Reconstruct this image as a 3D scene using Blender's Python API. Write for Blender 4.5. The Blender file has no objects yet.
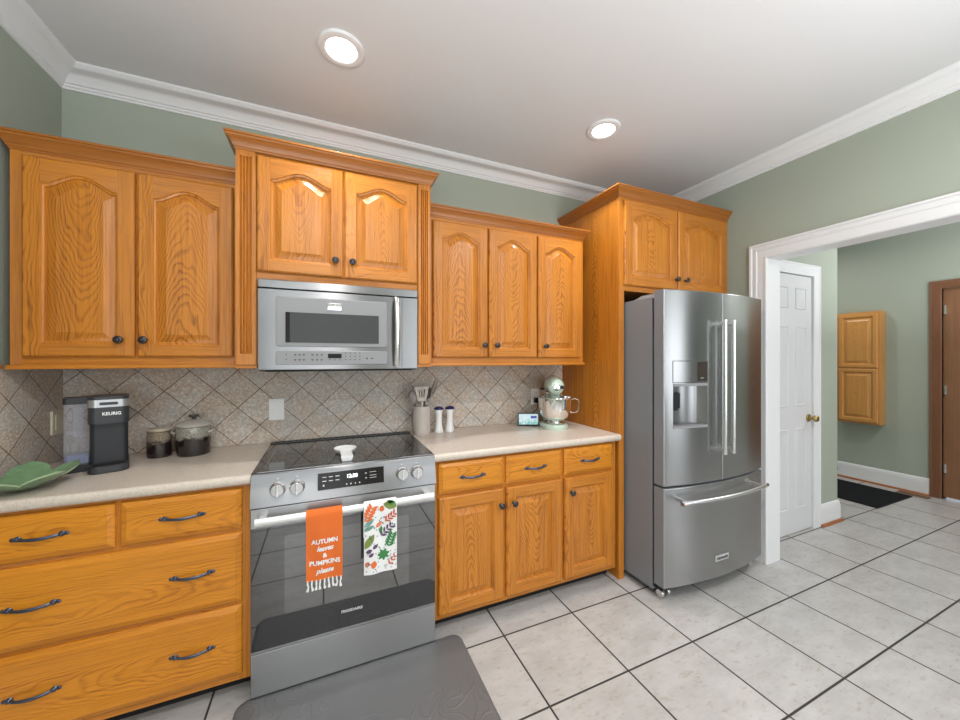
import bpy, bmesh, math, random
from mathutils import Vector, Matrix, noise
random.seed(7)
S = bpy.context.scene
COL = S.collection
pi = math.pi

# ------------------------------------------------------------------ camera, world, lights, exposure
cam_d = bpy.data.cameras.new('camera'); cam = bpy.data.objects.new('camera', cam_d); COL.objects.link(cam)
cam_d.sensor_width = 36; cam_d.lens = 359/960*36; cam_d.shift_y = -1/960; cam_d.clip_start = .02
cam.location = (0, 0, 1.383); cam.rotation_euler = (pi/2, 0, -math.radians(23.3))
S.camera = cam
S.view_settings.view_transform = 'Standard'; S.view_settings.look = 'None'
S.view_settings.exposure = 0.0; S.view_settings.gamma = 1; S.view_settings.use_curve_mapping = False
W = bpy.data.worlds.new('daylight'); S.world = W; W.use_nodes = True
W.node_tree.nodes['Background'].inputs[0].default_value = (.80, .88, 1, 1)
W.node_tree.nodes['Background'].inputs[1].default_value = 1.2
def area(name, loc, rot, sx, sy, power, color=(1, 1, 1), spread=180):
    d = bpy.data.lights.new(name, 'AREA'); d.shape = 'RECTANGLE'; d.size = sx; d.size_y = sy
    d.energy = power; d.color = color; d.spread = math.radians(spread)
    o = bpy.data.objects.new(name, d); COL.objects.link(o); o.location = loc; o.rotation_euler = rot
    return o
# daylight through the windows of the breakfast side behind the camera
area('window_daylight', (-.25, -2.62, 1.35), (pi/2, 0, 0), 1.3, 1.7, 20, (.93, .97, 1))
area('window_daylight', (1.75, -2.62, 1.35), (pi/2, 0, 0), 1.3, 1.7, 20, (.93, .97, 1))
area('window_daylight', (4.2, -2.62, 1.35), (pi/2, 0, 0), 1.3, 1.7, 22, (.93, .97, 1))
area('ceiling_fill', (-.35, -.3, 1.55), (pi, 0, 0), .9, .9, 34, (.95, .98, 1))
area('ceiling_fill', (1.5, -.45, 1.55), (pi, 0, 0), .9, .9, 36, (.95, .98, 1))   # added upward fills that brighten ceiling and walls, standing in for a bounced flash
area('ceiling_fill', (4.5, .3, 1.55), (pi, 0, 0), .8, .8, 32, (.95, .98, 1))  # same added fill, for the hall
def can_light(x, y, p, c=(1, .97, .93), sp=170):
    d = bpy.data.lights.new('downlight', 'AREA'); d.shape = 'DISK'; d.size = .13; d.energy = p; d.color = c; d.spread = math.radians(sp)
    o = bpy.data.objects.new('downlight', d); COL.objects.link(o); o.location = (x, y, 2.722)
for x, y in ((.065, 1.68), (1.51, 1.66)): can_light(x, y, 4.5, (1, .985, .965), 110)
for x, y in ((.065, .1), (1.51, .1), (.065, -1.4), (1.51, -1.4)): can_light(x, y, 15)
can_light(4.5, .6, 16); can_light(4.8, 2.4, 8)

# ------------------------------------------------------------------ materials
MATS = {}
def newmat(name):
    m = bpy.data.materials.new(name); m.use_nodes = True
    nt = m.node_tree; b = nt.nodes['Principled BSDF']
    return m, nt, b
def N(nt, t, **kw):
    n = nt.nodes.new(t)
    for k, v in kw.items():
        if k[0] == '_': setattr(n, k[1:], v)
        else: n.inputs[k].default_value = v
    return n
def M(nt, op, a, b=None, c=None):
    n = nt.nodes.new('ShaderNodeMath'); n.operation = op
    for i, v in enumerate((a, b, c)):
        if v is None: continue
        if isinstance(v, (int, float)): n.inputs[i].default_value = v
        else: nt.links.new(v, n.inputs[i])
    return n.outputs[0]
def mix(nt, f, a, b):
    n = nt.nodes.new('ShaderNodeMix'); n.data_type = 'RGBA'
    for i, v in ((0, f), (6, a), (7, b)):
        if isinstance(v, (int, float)): n.inputs[i].default_value = v
        elif isinstance(v, tuple): n.inputs[i].default_value = (*v, 1)
        else: nt.links.new(v, n.inputs[i])
    return n.outputs[2]
def comb(nt, x, y, z):
    n = nt.nodes.new('ShaderNodeCombineXYZ')
    for i, v in enumerate((x, y, z)):
        if isinstance(v, (int, float)): n.inputs[i].default_value = v
        else: nt.links.new(v, n.inputs[i])
    return n.outputs[0]
def nz(nt, vec, scale, detail=2, rough=.5, w=None):
    n = nt.nodes.new('ShaderNodeTexNoise'); n.inputs['Scale'].default_value = scale
    n.inputs['Detail'].default_value = detail; n.inputs['Roughness'].default_value = rough
    if w is not None: n.noise_dimensions = '4D'; nt.links.new(w, n.inputs['W'])
    nt.links.new(vec, n.inputs['Vector']); return n.outputs['Fac']
def bump(nt, b, h, dist=.001, strength=1.):
    n = nt.nodes.new('ShaderNodeBump'); n.inputs['Distance'].default_value = dist; n.inputs['Strength'].default_value = strength
    nt.links.new(h, n.inputs['Height']); nt.links.new(n.outputs[0], b.inputs['Normal'])
def sm(nt, x, a, b_):
    n = nt.nodes.new('ShaderNodeMapRange'); n.interpolation_type = 'SMOOTHSTEP'
    nt.links.new(x, n.inputs[0]); n.inputs[1].default_value = a; n.inputs[2].default_value = b_
    return n.outputs[0]
def plain(name, col, rough=.5, metal=0., spec=.5, coat=0., noise_s=0, noise_a=.06, bmp=0, emit=None, alpha=None, trans=0, ior=1.45):
    if name in MATS: return MATS[name]
    m, nt, b = newmat(name)
    b.inputs['Base Color'].default_value = (*col, 1); b.inputs['Roughness'].default_value = rough
    b.inputs['Metallic'].default_value = metal; b.inputs['Specular IOR Level'].default_value = spec
    b.inputs['Coat Weight'].default_value = coat; b.inputs['IOR'].default_value = ior
    b.inputs['Transmission Weight'].default_value = trans
    tc = nt.nodes.new('ShaderNodeTexCoord')
    if noise_s:
        f = nz(nt, tc.outputs['Object'], noise_s, 3)
        lo = tuple(c*(1-noise_a) for c in col); hi = tuple(min(1, c*(1+noise_a)) for c in col)
        nt.links.new(mix(nt, f, lo, hi), b.inputs['Base Color'])
        if bmp: bump(nt, b, f, bmp)
    if emit: b.inputs['Emission Color'].default_value = (*emit[0], 1); b.inputs['Emission Strength'].default_value = emit[1]
    MATS[name] = m; return m

def oak(name, axis, light, dark, offset=0., K=1100., B=22., rough=.3, cath=2.2):
    m, nt, b = newmat(name)
    tc = nt.nodes.new('ShaderNodeTexCoord'); sp = nt.nodes.new('ShaderNodeSeparateXYZ'); nt.links.new(tc.outputs['Object'], sp.inputs[0])
    x, y, z = sp.outputs; xy = M(nt, 'ADD', x, y)
    u, v = (xy, z) if axis == 'v' else (z, xy)
    rnd = nt.nodes.new('ShaderNodeObjectInfo').outputs['Random']; w = M(nt, 'MULTIPLY', rnd, 53.)
    sgn = M(nt, 'SUBTRACT', M(nt, 'MULTIPLY', M(nt, 'GREATER_THAN', rnd, .5), 2.), 1.)
    warp = nz(nt, comb(nt, M(nt, 'MULTIPLY', u, 5.), M(nt, 'MULTIPLY', v, 1.6), 0.), 1., 2, .5, w)
    warp2 = nz(nt, comb(nt, M(nt, 'MULTIPLY', u, 22.), M(nt, 'MULTIPLY', v, 6.), 4.), 1., 2, .5, w)
    warp3 = nz(nt, comb(nt, M(nt, 'MULTIPLY', u, 9.), M(nt, 'MULTIPLY', v, 5.), 7.), 1., 2, .5, w)
    uu = M(nt, 'ADD', M(nt, 'ADD', u, offset), M(nt, 'MULTIPLY', M(nt, 'SUBTRACT', warp, .5), .10))
    h = M(nt, 'ADD', M(nt, 'MULTIPLY', M(nt, 'POWER', M(nt, 'ABSOLUTE', uu), 2.), K), M(nt, 'MULTIPLY', M(nt, 'MULTIPLY', v, B), sgn))
    h = M(nt, 'ADD', h, M(nt, 'ADD', M(nt, 'MULTIPLY', warp2, cath), M(nt, 'MULTIPLY', warp3, 6.)))
    s = M(nt, 'FRACT', h)
    ring = M(nt, 'MULTIPLY', sm(nt, s, .40, .80), M(nt, 'SUBTRACT', 1., sm(nt, s, .82, 1.)))
    big0 = nz(nt, comb(nt, M(nt, 'MULTIPLY', u, 12.), M(nt, 'MULTIPLY', v, 2.), 19.), 1., 2, .5, w)
    fib = nz(nt, comb(nt, M(nt, 'MULTIPLY', u, 420.), M(nt, 'MULTIPLY', v, 9.), 0.), 1., 2, .6, w)
    pore = sm(nt, fib, .5, .72)
    big = nz(nt, comb(nt, M(nt, 'MULTIPLY', u, 9.), M(nt, 'MULTIPLY', v, .7), 9.), 1., 2, .5, w)
    mid = sm(nt, nz(nt, comb(nt, M(nt, 'MULTIPLY', u, 110.), M(nt, 'MULTIPLY', v, 3.), 2.), 1., 3, .6, w), .42, .68)
    amp = sm(nt, big0, .35, .65)
    ring = M(nt, 'MULTIPLY', ring, M(nt, 'ADD', .45, M(nt, 'MULTIPLY', amp, .55)))
    f = M(nt, 'ADD', M(nt, 'ADD', M(nt, 'MULTIPLY', ring, .44), M(nt, 'MULTIPLY', mid, .32)), M(nt, 'MULTIPLY', pore, M(nt, 'ADD', M(nt, 'MULTIPLY', ring, .5), .22)))
    f = M(nt, 'ADD', f, M(nt, 'MULTIPLY', M(nt, 'SUBTRACT', big, .5), .55)); f = M(nt, 'MINIMUM', M(nt, 'MAXIMUM', f, 0.), 1.)
    nt.links.new(mix(nt, f, light, dark), b.inputs['Base Color'])
    b.inputs['Roughness'].default_value = rough
    bump(nt, b, M(nt, 'MULTIPLY', f, -1.), .0006, .6)
    MATS[name] = m; return m
OL, OD = (.59, .215, .022), (.20, .046, .003)
oakV = oak('oak_board_upright', 'v', OL, OD)
oakS = oak('oak_stile_upright', 'v', OL, OD, offset=.17, B=3)
oakH = oak('oak_board_level', 'h', (.68, .255, .016), (.34, .095, .005), K=900., B=10.)
oakR = oak('oak_rail_level', 'h', OL, OD, offset=.13, B=5)
OC = (.40, .14, .022); oakC = oak('oak_crown', 'h', OC, (.22, .062, .008), offset=.1, B=4)
hoakV = oak('hall_cabinet_oak_upright', 'v', (.62, .30, .085), (.42, .18, .045))
hoakR = oak('hall_cabinet_oak_level', 'h', (.62, .30, .085), (.42, .18, .045), offset=.1, B=4)
brownV = oak('brown_stained_oak', 'v', (.27, .13, .062), (.15, .065, .03), rough=.4)
brownC = oak('brown_stained_casing', 'v', (.20, .085, .040), (.11, .042, .02), offset=.1, rough=.4)
orangeT = plain('orange_stained_wood', (.32, .115, .038), .4, noise_s=40, noise_a=.2)
WALL = plain('sage_green_paint', (.36, .395, .33), .75, noise_s=180, noise_a=.015, bmp=.0003, spec=.3)
CEIL = plain('ceiling_paint', (.66, .66, .67), .9, noise_s=120, noise_a=.01, spec=.2)
TRIM = plain('white_trim_paint', (.74, .74, .75), .35, noise_s=60, noise_a=.01)
WDOOR = plain('white_door_paint', (.64, .64, .65), .4, noise_s=60, noise_a=.01)
BLACK = plain('black_plastic', (.012, .012, .014), .35)
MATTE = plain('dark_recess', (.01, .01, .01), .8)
GLASSB = plain('black_glass', (.008, .008, .009), .03, ior=2.3)
WPLAST = plain('white_plastic', (.88, .88, .88), .35)
CREAMP = plain('cream_plastic', (.70, .66, .52), .4)
CHROME = plain('chrome', (.85, .85, .86), .1, 1.)
PEWTER = plain('dark_pewter', (.10, .115, .16), .33, .85, noise_s=300, noise_a=.35)
PEWK = plain('aged_pewter_knob', (.075, .07, .075), .35, .8, noise_s=300, noise_a=.35)
BRASS = plain('aged_brass', (.45, .33, .14), .22, 1.)
GROUTD = plain('dark_rubber', (.02, .02, .02), .7)

def steel(name, col, rough=.26, axis='z', an=.88):
    m, nt, b = newmat(name)
    tc = nt.nodes.new('ShaderNodeTexCoord'); sp = nt.nodes.new('ShaderNodeSeparateXYZ'); nt.links.new(tc.outputs['Object'], sp.inputs[0])
    x, y, z = sp.outputs; xy = M(nt, 'ADD', x, y)
    v = comb(nt, M(nt, 'MULTIPLY', xy, 6.), M(nt, 'MULTIPLY', z, 900.), 0.) if axis == 'x' else comb(nt, M(nt, 'MULTIPLY', xy, 900.), M(nt, 'MULTIPLY', z, 6.), 0.)
    f = nz(nt, v, 1., 2)
    nt.links.new(mix(nt, f, tuple(c*.95 for c in col), tuple(min(1, c*1.05) for c in col)), b.inputs['Base Color'])
    b.inputs['Metallic'].default_value = 1.; b.inputs['Roughness'].default_value = rough
    b.inputs['Anisotropic'].default_value = an
    tg = nt.nodes.new('ShaderNodeTangent'); tg.direction_type = 'RADIAL'; tg.axis = 'Z'; nt.links.new(tg.outputs[0], b.inputs['Tangent'])
    b.inputs['Anisotropic Rotation'].default_value = .25
    bump(nt, b, f, .00004, .5)
    MATS[name] = m; return m
STEEL = steel('brushed_steel', (.43, .43, .432), .30, 'x')
STEELP = steel('brushed_steel_dimmed', (.24, .24, .242), .30, 'x')  # range steel darkened in colour where the raked panel mirrors the bright ceiling
STEELM = steel('microwave_steel', (.24, .24, .24), .28, 'x')
STEELF = steel('refrigerator_steel', (.40, .40, .402), .25, 'x')
HANDLE = plain('satin_steel_handle', (.74, .74, .75), .25, 1.)
HANDLEW = plain('bright_satin_handle', (.80, .80, .80), .38, .6)
FSIDE = plain('refrigerator_side_grey', (.20, .216, .238), .4, .0, noise_s=250, noise_a=.04)
SILVER = plain('silver_painted_panel', (.27, .27, .28), .45, .1)

def floor_mat():
    m, nt, b = newmat('floor_tile'); tc = nt.nodes.new('ShaderNodeTexCoord'); sp = nt.nodes.new('ShaderNodeSeparateXYZ')
    nt.links.new(tc.outputs['Object'], sp.inputs[0]); x, y, z = sp.outputs
    px, py = .415, .398
    fx = M(nt, 'DIVIDE', M(nt, 'ADD', x, .415*20-.82), px); fy = M(nt, 'DIVIDE', M(nt, 'ADD', y, .398*20-1.6), py)
    def edge(f, p):
        r = M(nt, 'FRACT', f); return M(nt, 'MULTIPLY', M(nt, 'MINIMUM', r, M(nt, 'SUBTRACT', 1., r)), p)
    d = M(nt, 'MINIMUM', edge(fx, px), edge(fy, py))
    g = M(nt, 'SUBTRACT', 1., sm(nt, d, .0032, .0052))
    cell = comb(nt, M(nt, 'FLOOR', fx), M(nt, 'FLOOR', fy), 0.)
    wn = nt.nodes.new('ShaderNodeTexWhiteNoise'); nt.links.new(cell, wn.inputs[0]); rv = wn.outputs[0]
    vec = comb(nt, M(nt, 'ADD', x, M(nt, 'MULTIPLY', rv, 20.)), M(nt, 'MULTIPLY', y, 2.2), M(nt, 'MULTIPLY', rv, 9.))
    a = nz(nt, vec, 5., 6, .65); v2 = nz(nt, vec, 22., 4, .7)
    vein = M(nt, 'MULTIPLY', sm(nt, v2, .52, .72), .75)
    c = mix(nt, sm(nt, a, .3, .7), (.40, .388, .38), (.49, .482, .475))
    c = mix(nt, vein, c, (.33, .285, .23))
    c = mix(nt, M(nt, 'MULTIPLY', rv, .12), c, (.32, .31, .30))
    c = mix(nt, g, c, (.035, .03, .027))
    nt.links.new(c, b.inputs['Base Color'])
    nt.links.new(M(nt, 'ADD', .28, M(nt, 'MULTIPLY', g, .5)), b.inputs['Roughness'])
    bump(nt, b, M(nt, 'ADD', M(nt, 'MULTIPLY', g, -1.), M(nt, 'MULTIPLY', a, .25)), .0015, .7)
    return m
FLOOR = floor_mat()

def splash_mat(name, ax, u0):
    m, nt, b = newmat(name); tc = nt.nodes.new('ShaderNodeTexCoord'); sp = nt.nodes.new('ShaderNodeSeparateXYZ')
    nt.links.new(tc.outputs['Object'], sp.inputs[0]); x, y, z = sp.outputs
    u = x if ax == 'x' else y
    a = M(nt, 'DIVIDE', M(nt, 'SUBTRACT', u, u0), .2093); c = M(nt, 'DIVIDE', M(nt, 'SUBTRACT', z, .915), .2027)
    p = M(nt, 'ADD', M(nt, 'ADD', a, c), 40.); q = M(nt, 'ADD', M(nt, 'SUBTRACT', a, c), 40.)
    def edge(f):
        r = M(nt, 'FRACT', f); return M(nt, 'MULTIPLY', M(nt, 'MINIMUM', r, M(nt, 'SUBTRACT', 1., r)), .147)
    d = M(nt, 'MINIMUM', edge(p), edge(q))
    wob = M(nt, 'MULTIPLY', M(nt, 'SUBTRACT', nz(nt, tc.outputs['Object'], 60., 2), .5), .0018)
    g = M(nt, 'SUBTRACT', 1., sm(nt, M(nt, 'ADD', d, wob), .0010, .0023))
    wn = nt.nodes.new('ShaderNodeTexWhiteNoise'); nt.links.new(comb(nt, M(nt, 'FLOOR', p), M(nt, 'FLOOR', q), 0.), wn.inputs[0]); rv = wn.outputs[0]
    ob = tc.outputs['Object']
    n1 = nz(nt, ob, 9., 3, .6); n2 = nz(nt, ob, 95., 5, .85); n3 = nz(nt, ob, 38., 3, .6)
    cc = mix(nt, sm(nt, n1, .38, .64), (.47, .355, .265), (.45, .42, .385))
    cc = mix(nt, sm(nt, n2, .42, .68), cc, (.80, .76, .70))
    cc = mix(nt, M(nt, 'MULTIPLY', sm(nt, n3, .55, .75), .45), cc, (.30, .20, .14))
    cc = mix(nt, M(nt, 'MULTIPLY', rv, .25), cc, (.30, .24, .19))
    cc = mix(nt, g, cc, (.11, .065, .042))
    nt.links.new(cc, b.inputs['Base Color']); b.inputs['Roughness'].default_value = .42
    bump(nt, b, M(nt, 'ADD', M(nt, 'MULTIPLY', g, -1.), M(nt, 'MULTIPLY', n2, .3)), .0012, .6)
    return m
SPLASH = splash_mat('stone_tile_back', 'x', -.228); SPLASHL = splash_mat('stone_tile_left', 'y', 2.10)

def counter_mat():
    m, nt, b = newmat('beige_speckled_laminate'); tc = nt.nodes.new('ShaderNodeTexCoord'); ob = tc.outputs['Object']
    n2 = nz(nt, ob, 260., 3, .7); n1 = nz(nt, ob, 90., 3, .6)
    c = mix(nt, sm(nt, n1, .35, .65), (.56, .485, .415), (.62, .55, .48))
    c = mix(nt, sm(nt, n2, .56, .72), c, (.70, .64, .57)); c = mix(nt, M(nt, 'SUBTRACT', 1., sm(nt, n2, .30, .42)), c, (.42, .32, .23))
    nt.links.new(c, b.inputs['Base Color']); b.inputs['Roughness'].default_value = .3
    return m
COUNTER = counter_mat()

def mat_vinyl(name, col, sc=7.):
    m, nt, b = newmat(name); tc = nt.nodes.new('ShaderNodeTexCoord'); ob = tc.outputs['Object']
    w = nz(nt, ob, sc*.45, 1, .4)
    s = M(nt, 'SINE', M(nt, 'MULTIPLY', w, 75.)); line = sm(nt, s, .75, .98)
    msk = sm(nt, nz(nt, ob, 2.6, 1), .47, .56); line = M(nt, 'MULTIPLY', line, msk)
    fine = nz(nt, ob, 500., 2)
    nt.links.new(mix(nt, M(nt, 'MULTIPLY', line, .35), col, tuple(c*1.25 for c in col)), b.inputs['Base Color'])
    b.inputs['Roughness'].default_value = .45; b.inputs['IOR'].default_value = 1.6
    bump(nt, b, M(nt, 'ADD', line, M(nt, 'MULTIPLY', fine, .12)), .002, .8)
    return m
VINYL = mat_vinyl('grey_embossed_vinyl', (.125, .127, .132), 13.)
CARPET = plain('charcoal_ribbed_carpet', (.022, .023, .026), .95, noise_s=140, noise_a=.7, bmp=.004, spec=.1)

# ------------------------------------------------------------------ mesh helpers
WL = {}
class MB:
    def __init__(self, xf=None): self.bm = bmesh.new(); self.mats = []; self.xf = xf; self.cur = 0
    def mat(self, m):
        if m not in self.mats: self.mats.append(m)
        self.cur = self.mats.index(m); return self
    def face(self, vs, m=None):
        try: f = self.bm.faces.new(vs)
        except ValueError: return None
        f.material_index = self.cur if m is None else self.mi(m); return f
    def mi(self, m):
        if m not in self.mats: self.mats.append(m)
        return self.mats.index(m)
    def v(self, x, y, z): return self.bm.verts.new((x, y, z))
    def box(self, x0, x1, y0, y1, z0, z1, bev=0., seg=2):
        if x0 > x1: x0, x1 = x1, x0
        if y0 > y1: y0, y1 = y1, y0
        if z0 > z1: z0, z1 = z1, z0
        t = bmesh.new(); bmesh.ops.create_cube(t, size=1.)
        for w in t.verts: w.co = Vector(((x0+x1)/2+w.co.x*(x1-x0), (y0+y1)/2+w.co.y*(y1-y0), (z0+z1)/2+w.co.z*(z1-z0)))
        if bev: bmesh.ops.bevel(t, geom=t.edges[:], offset=min(bev, .49*min(x1-x0, y1-y0, z1-z0)), segments=seg, affect='EDGES', profile=.5)
        self.merge(t); return self
    def merge(self, t, f=None):
        mp = {}
        for w in t.verts: mp[w] = self.bm.verts.new(f(w.co) if f else w.co)
        for fc in t.faces: self.face([mp[w] for w in fc.verts])
        t.free()
    def loops(self, loops, cap0=True, cap1=True, closed=True, mats=None, ring=False):
        L = [[self.v(*p) for p in l] for l in loops]; n = len(L[0]); k = len(L)
        for i in range(k if ring else k-1):
            A, B = L[i], L[(i+1) % k]
            for j in range(n if closed else n-1):
                q = (j+1) % n
                self.face([A[j], A[q], B[q], B[j]], mats[i] if mats else None)
        if not ring:
            if cap0: self.face(L[0][::-1])
            if cap1: self.face(L[-1])
        return L
    def tube(self, pts, r, n=10, cap=True, flat=None):
        pts = [Vector(p) for p in pts]; R = r if isinstance(r, (list, tuple)) else [r]*len(pts); loops = []
        up = None
        for i, p in enumerate(pts):
            t = (pts[min(i+1, len(pts)-1)]-pts[max(i-1, 0)]).normalized()
            if up is None: up = Vector((0, 0, 1)) if abs(t.z) < .9 else Vector((0, 1, 0))
            a = t.cross(up).normalized(); b_ = a.cross(t).normalized(); up = b_
            ka, kb = flat or (1, 1)
            loops.append([p+a*math.cos(2*pi*j/n)*R[i]*ka+b_*math.sin(2*pi*j/n)*R[i]*kb for j in range(n)])
        self.loops(loops, cap, cap); return self
    def lathe(self, prof, c=(0, 0, 0), n=28, axis='z', cap0=True, cap1=True):
        loops = []
        for r, h in prof:
            l = []
            for j in range(n):
                a = 2*pi*j/n; p, q = r*math.cos(a), r*math.sin(a)
                if axis == 'z': l.append((c[0]+p, c[1]+q, c[2]+h))
                elif axis == 'y': l.append((c[0]+p, c[1]+h, c[2]+q))
                else: l.append((c[0]+h, c[1]+p, c[2]+q))
            loops.append(l)
        self.loops(loops, cap0, cap1); return self
    def prism(self, poly, d0, d1, plane='xz', bev=0.):
        def P(a, b, d): return (a, d, b) if plane == 'xz' else ((a, b, d) if plane == 'xy' else (d, a, b))
        if bev:
            cx = sum(p[0] for p in poly)/len(poly); cy = sum(p[1] for p in poly)/len(poly)
            w = max(abs(p[0]-cx) for p in poly); h = max(abs(p[1]-cy) for p in poly)
            ins = [(cx+(a-cx)*(1-bev/w), cy+(b-cy)*(1-bev/h)) for a, b in poly]
            s = 1 if d1 > d0 else -1
            self.loops([[P(a, b, d1) for a, b in poly], [P(a, b, d0+s*bev) for a, b in poly], [P(a, b, d0) for a, b in ins]])
        else: self.loops([[P(a, b, d1) for a, b in poly], [P(a, b, d0) for a, b in poly]])
        return self
    def sweep(self, path, Nv, prof, closed=False, cap=True):
        path = [Vector(p) for p in path]; Nv = Vector(Nv).normalized(); n = len(path); loops = []
        for i, p in enumerate(path):
            if closed: t0 = (p-path[i-1]).normalized(); t1 = (path[(i+1) % n]-p).normalized()
            else:
                t0 = (p-path[i-1]).normalized() if i else None; t1 = (path[i+1]-p).normalized() if i < n-1 else None
                t0 = t0 or t1; t1 = t1 or t0
            a0 = Nv.cross(t0); a1 = Nv.cross(t1); m_ = (a0+a1); m_ = m_*(2./m_.length_squared) if m_.length > 1e-6 else a0
            loops.append([p+m_*a+Nv*b for a, b in prof])
        self.loops(loops, cap, cap, ring=closed); return self
    def text(self, s, size, place, mat, shear=0., offset=0., align='CENTER', extr=0, width=None):
        c = bpy.data.curves.new('t', 'FONT'); c.body = s; c.size = size; c.shear = shear; c.offset = offset; c.align_x = align; c.align_y = 'CENTER'; c.resolution_u = 3
        o = bpy.data.objects.new('t', c); COL.objects.link(o)
        dg = bpy.context.evaluated_depsgraph_get(); me = o.evaluated_get(dg).to_mesh()
        xs = [w.co.x for w in me.vertices]; k = 1.
        if width and xs: k = width/(max(xs)-min(xs))
        vs = [self.bm.verts.new(place(w.co.x*k, w.co.y)) for w in me.vertices]
        for p in me.polygons: self.face([vs[i] for i in p.vertices], mat)
        bpy.data.objects.remove(o); bpy.data.curves.remove(c); return self
    def build(self, name, parent=None, origin=None, smooth=True, angle=35, fixn=True):
        bm = self.bm
        if self.xf is not None: bmesh.ops.transform(bm, matrix=self.xf, verts=bm.verts)
        if fixn: bmesh.ops.recalc_face_normals(bm, faces=bm.faces[:])
        if origin is None:
            xs = [w.co for w in bm.verts]
            origin = Vector(((min(w.x for w in xs)+max(w.x for w in xs))/2, (min(w.y for w in xs)+max(w.y for w in xs))/2, min(w.z for w in xs)))
        origin = Vector(origin); bmesh.ops.translate(bm, vec=-origin, verts=bm.verts)
        me = bpy.data.meshes.new(name); bm.to_mesh(me); bm.free()
        for m_ in self.mats: me.materials.append(m_)
        if smooth:
            me.shade_smooth(); me.set_sharp_from_angle(angle=math.radians(angle))
        o = bpy.data.objects.new(name, me); COL.objects.link(o)
        if smooth: md = o.modifiers.new('weighted_normals', 'WEIGHTED_NORMAL'); md.keep_sharp = True; md.weight = 100
        if parent is not None: o.parent = parent; o.location = origin-WL[parent.name]
        else: o.location = origin
        WL[o.name] = origin; return o
def tag(o, label, cat, group=None):
    o['label'] = label; o['category'] = cat
    if group: o['group'] = group
    return o
def thing(name, label, cat, loc, group=None):
    o = bpy.data.objects.new(name, None); COL.objects.link(o); o.location = loc; o.empty_display_size = .05
    WL[o.name] = Vector(loc); return tag(o, label, cat, group)
def struct(mb, name, parent=None, origin=(0, 0, 0), **k):
    o = mb.build(name, parent, origin=origin, **k)
    if parent is None: o['kind'] = 'structure'
    return o
def rrect(x0, x1, z0, z1, r, n=5):
    out = []
    for cx, cz, a0 in ((x1-r, z1-r, 0), (x0+r, z1-r, 90), (x0+r, z0+r, 180), (x1-r, z0+r, 270)):
        for k in range(n+1):
            a = math.radians(a0+90*k/n); out.append((cx+r*math.cos(a), cz+r*math.sin(a)))
    return out
def mb(m=None, xf=None):
    b = MB(xf)
    if m: b.mat(m)
    return b

# ------------------------------------------------------------------ room shell
XL, XR, YB, ZC = -1.135, 2.74, 2.32, 2.74
b = mb(FLOOR).box(-1.3, 5.8, -2.8, 3.45, -.05, 0); struct(b, 'floor', smooth=False)
b = mb(CEIL).box(-1.3, 5.8, -2.8, 3.45, ZC, ZC+.06); struct(b, 'ceiling', smooth=False)
b = mb(WALL).box(XL-.1, XR, YB, YB+.1, 0, ZC); struct(b, 'wall_back', smooth=False)
b = mb(WALL).box(XL-.1, XL, -2.7, YB, 0, ZC); struct(b, 'wall_left', smooth=False)
b = mb(WALL); b.box(XR, 2.87, 1.47, 2.42, 0, ZC); b.box(XR, 2.87, -.7, 1.47, 2.070, ZC); b.box(XR, 2.87, -2.7, -.7, 0, ZC)
struct(b, 'wall_right', smooth=False)
b = mb(WALL)
wx = [-.9, .4, 1.1, 2.4, 3.55, 4.85]
b.box(XL-.1, 5.7, -2.8, -2.7, 0, .5); b.box(XL-.1, 5.7, -2.8, -2.7, 2.2, ZC)
for a, c in ((XL-.1, wx[0]), (wx[1], wx[2]), (wx[3], wx[4]), (wx[5], 5.7)): b.box(a, c, -2.8, -2.7, .5, 2.2)
struct(b, 'wall_front', smooth=False)
b = mb(WALL); b.box(3.678, 4.045, 1.621, 1.74, 0, ZC); b.box(2.87, 3.678, 1.621, 1.74, 2.08, ZC); b.box(2.87, 2.95, 1.621, 1.74, 0, 2.08); b.box(3.945, 4.045, 1.74, 3.35, 0, ZC)
struct(b, 'wall_pantry', smooth=False)
b = mb(WALL); b.box(5.6, 5.7, 1.452, 3.45, 0, ZC); b.box(5.6, 5.7, .53, 1.452, 2.08, ZC); b.box(5.6, 5.7, -2.7, .53, 0, ZC)
struct(b, 'wall_hall', smooth=False)
b = mb(WALL).box(3.98, 5.6, 3.35, 3.45, 0, ZC); struct(b, 'wall_hall_end', smooth=False)
for i in range(3):
    b = mb(TRIM); x0, x1 = wx[2*i], wx[2*i+1]
    b.sweep([(x0, -2.7, .5), (x1, -2.7, .5), (x1, -2.7, 2.2), (x0, -2.7, 2.2)], (0, 1, 0), [(-.09, 0), (.0, 0), (.0, .02), (-.09, .02)], closed=True)
    b.box((x0+x1)/2-.02, (x0+x1)/2+.02, -2.78, -2.72, .5, 2.2); b.box(x0, x1, -2.78, -2.72, 1.33, 1.37)
    struct(b, 'window_%d' % (i+1), smooth=False)
# crown moulding, ceiling level, inner side to the right of the path
CR = [(0, 0), (.085, 0), (.085, .008), (.078, .014), (.072, .017), (.066, .022), (.052, .028), (.038, .038), (.028, .050), (.022, .060), (.016, .062), (.014, .069), (.008, .072), (.007, .080), (0, .080)]
b = mb(TRIM).sweep([(XL, -2.7, ZC), (XL, YB, ZC), (XR, YB, ZC), (XR, -2.7, ZC)], (0, 0, -1), [(a*1.08, c*1.13) for a, c in CR]); struct(b, 'trim_1')
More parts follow.
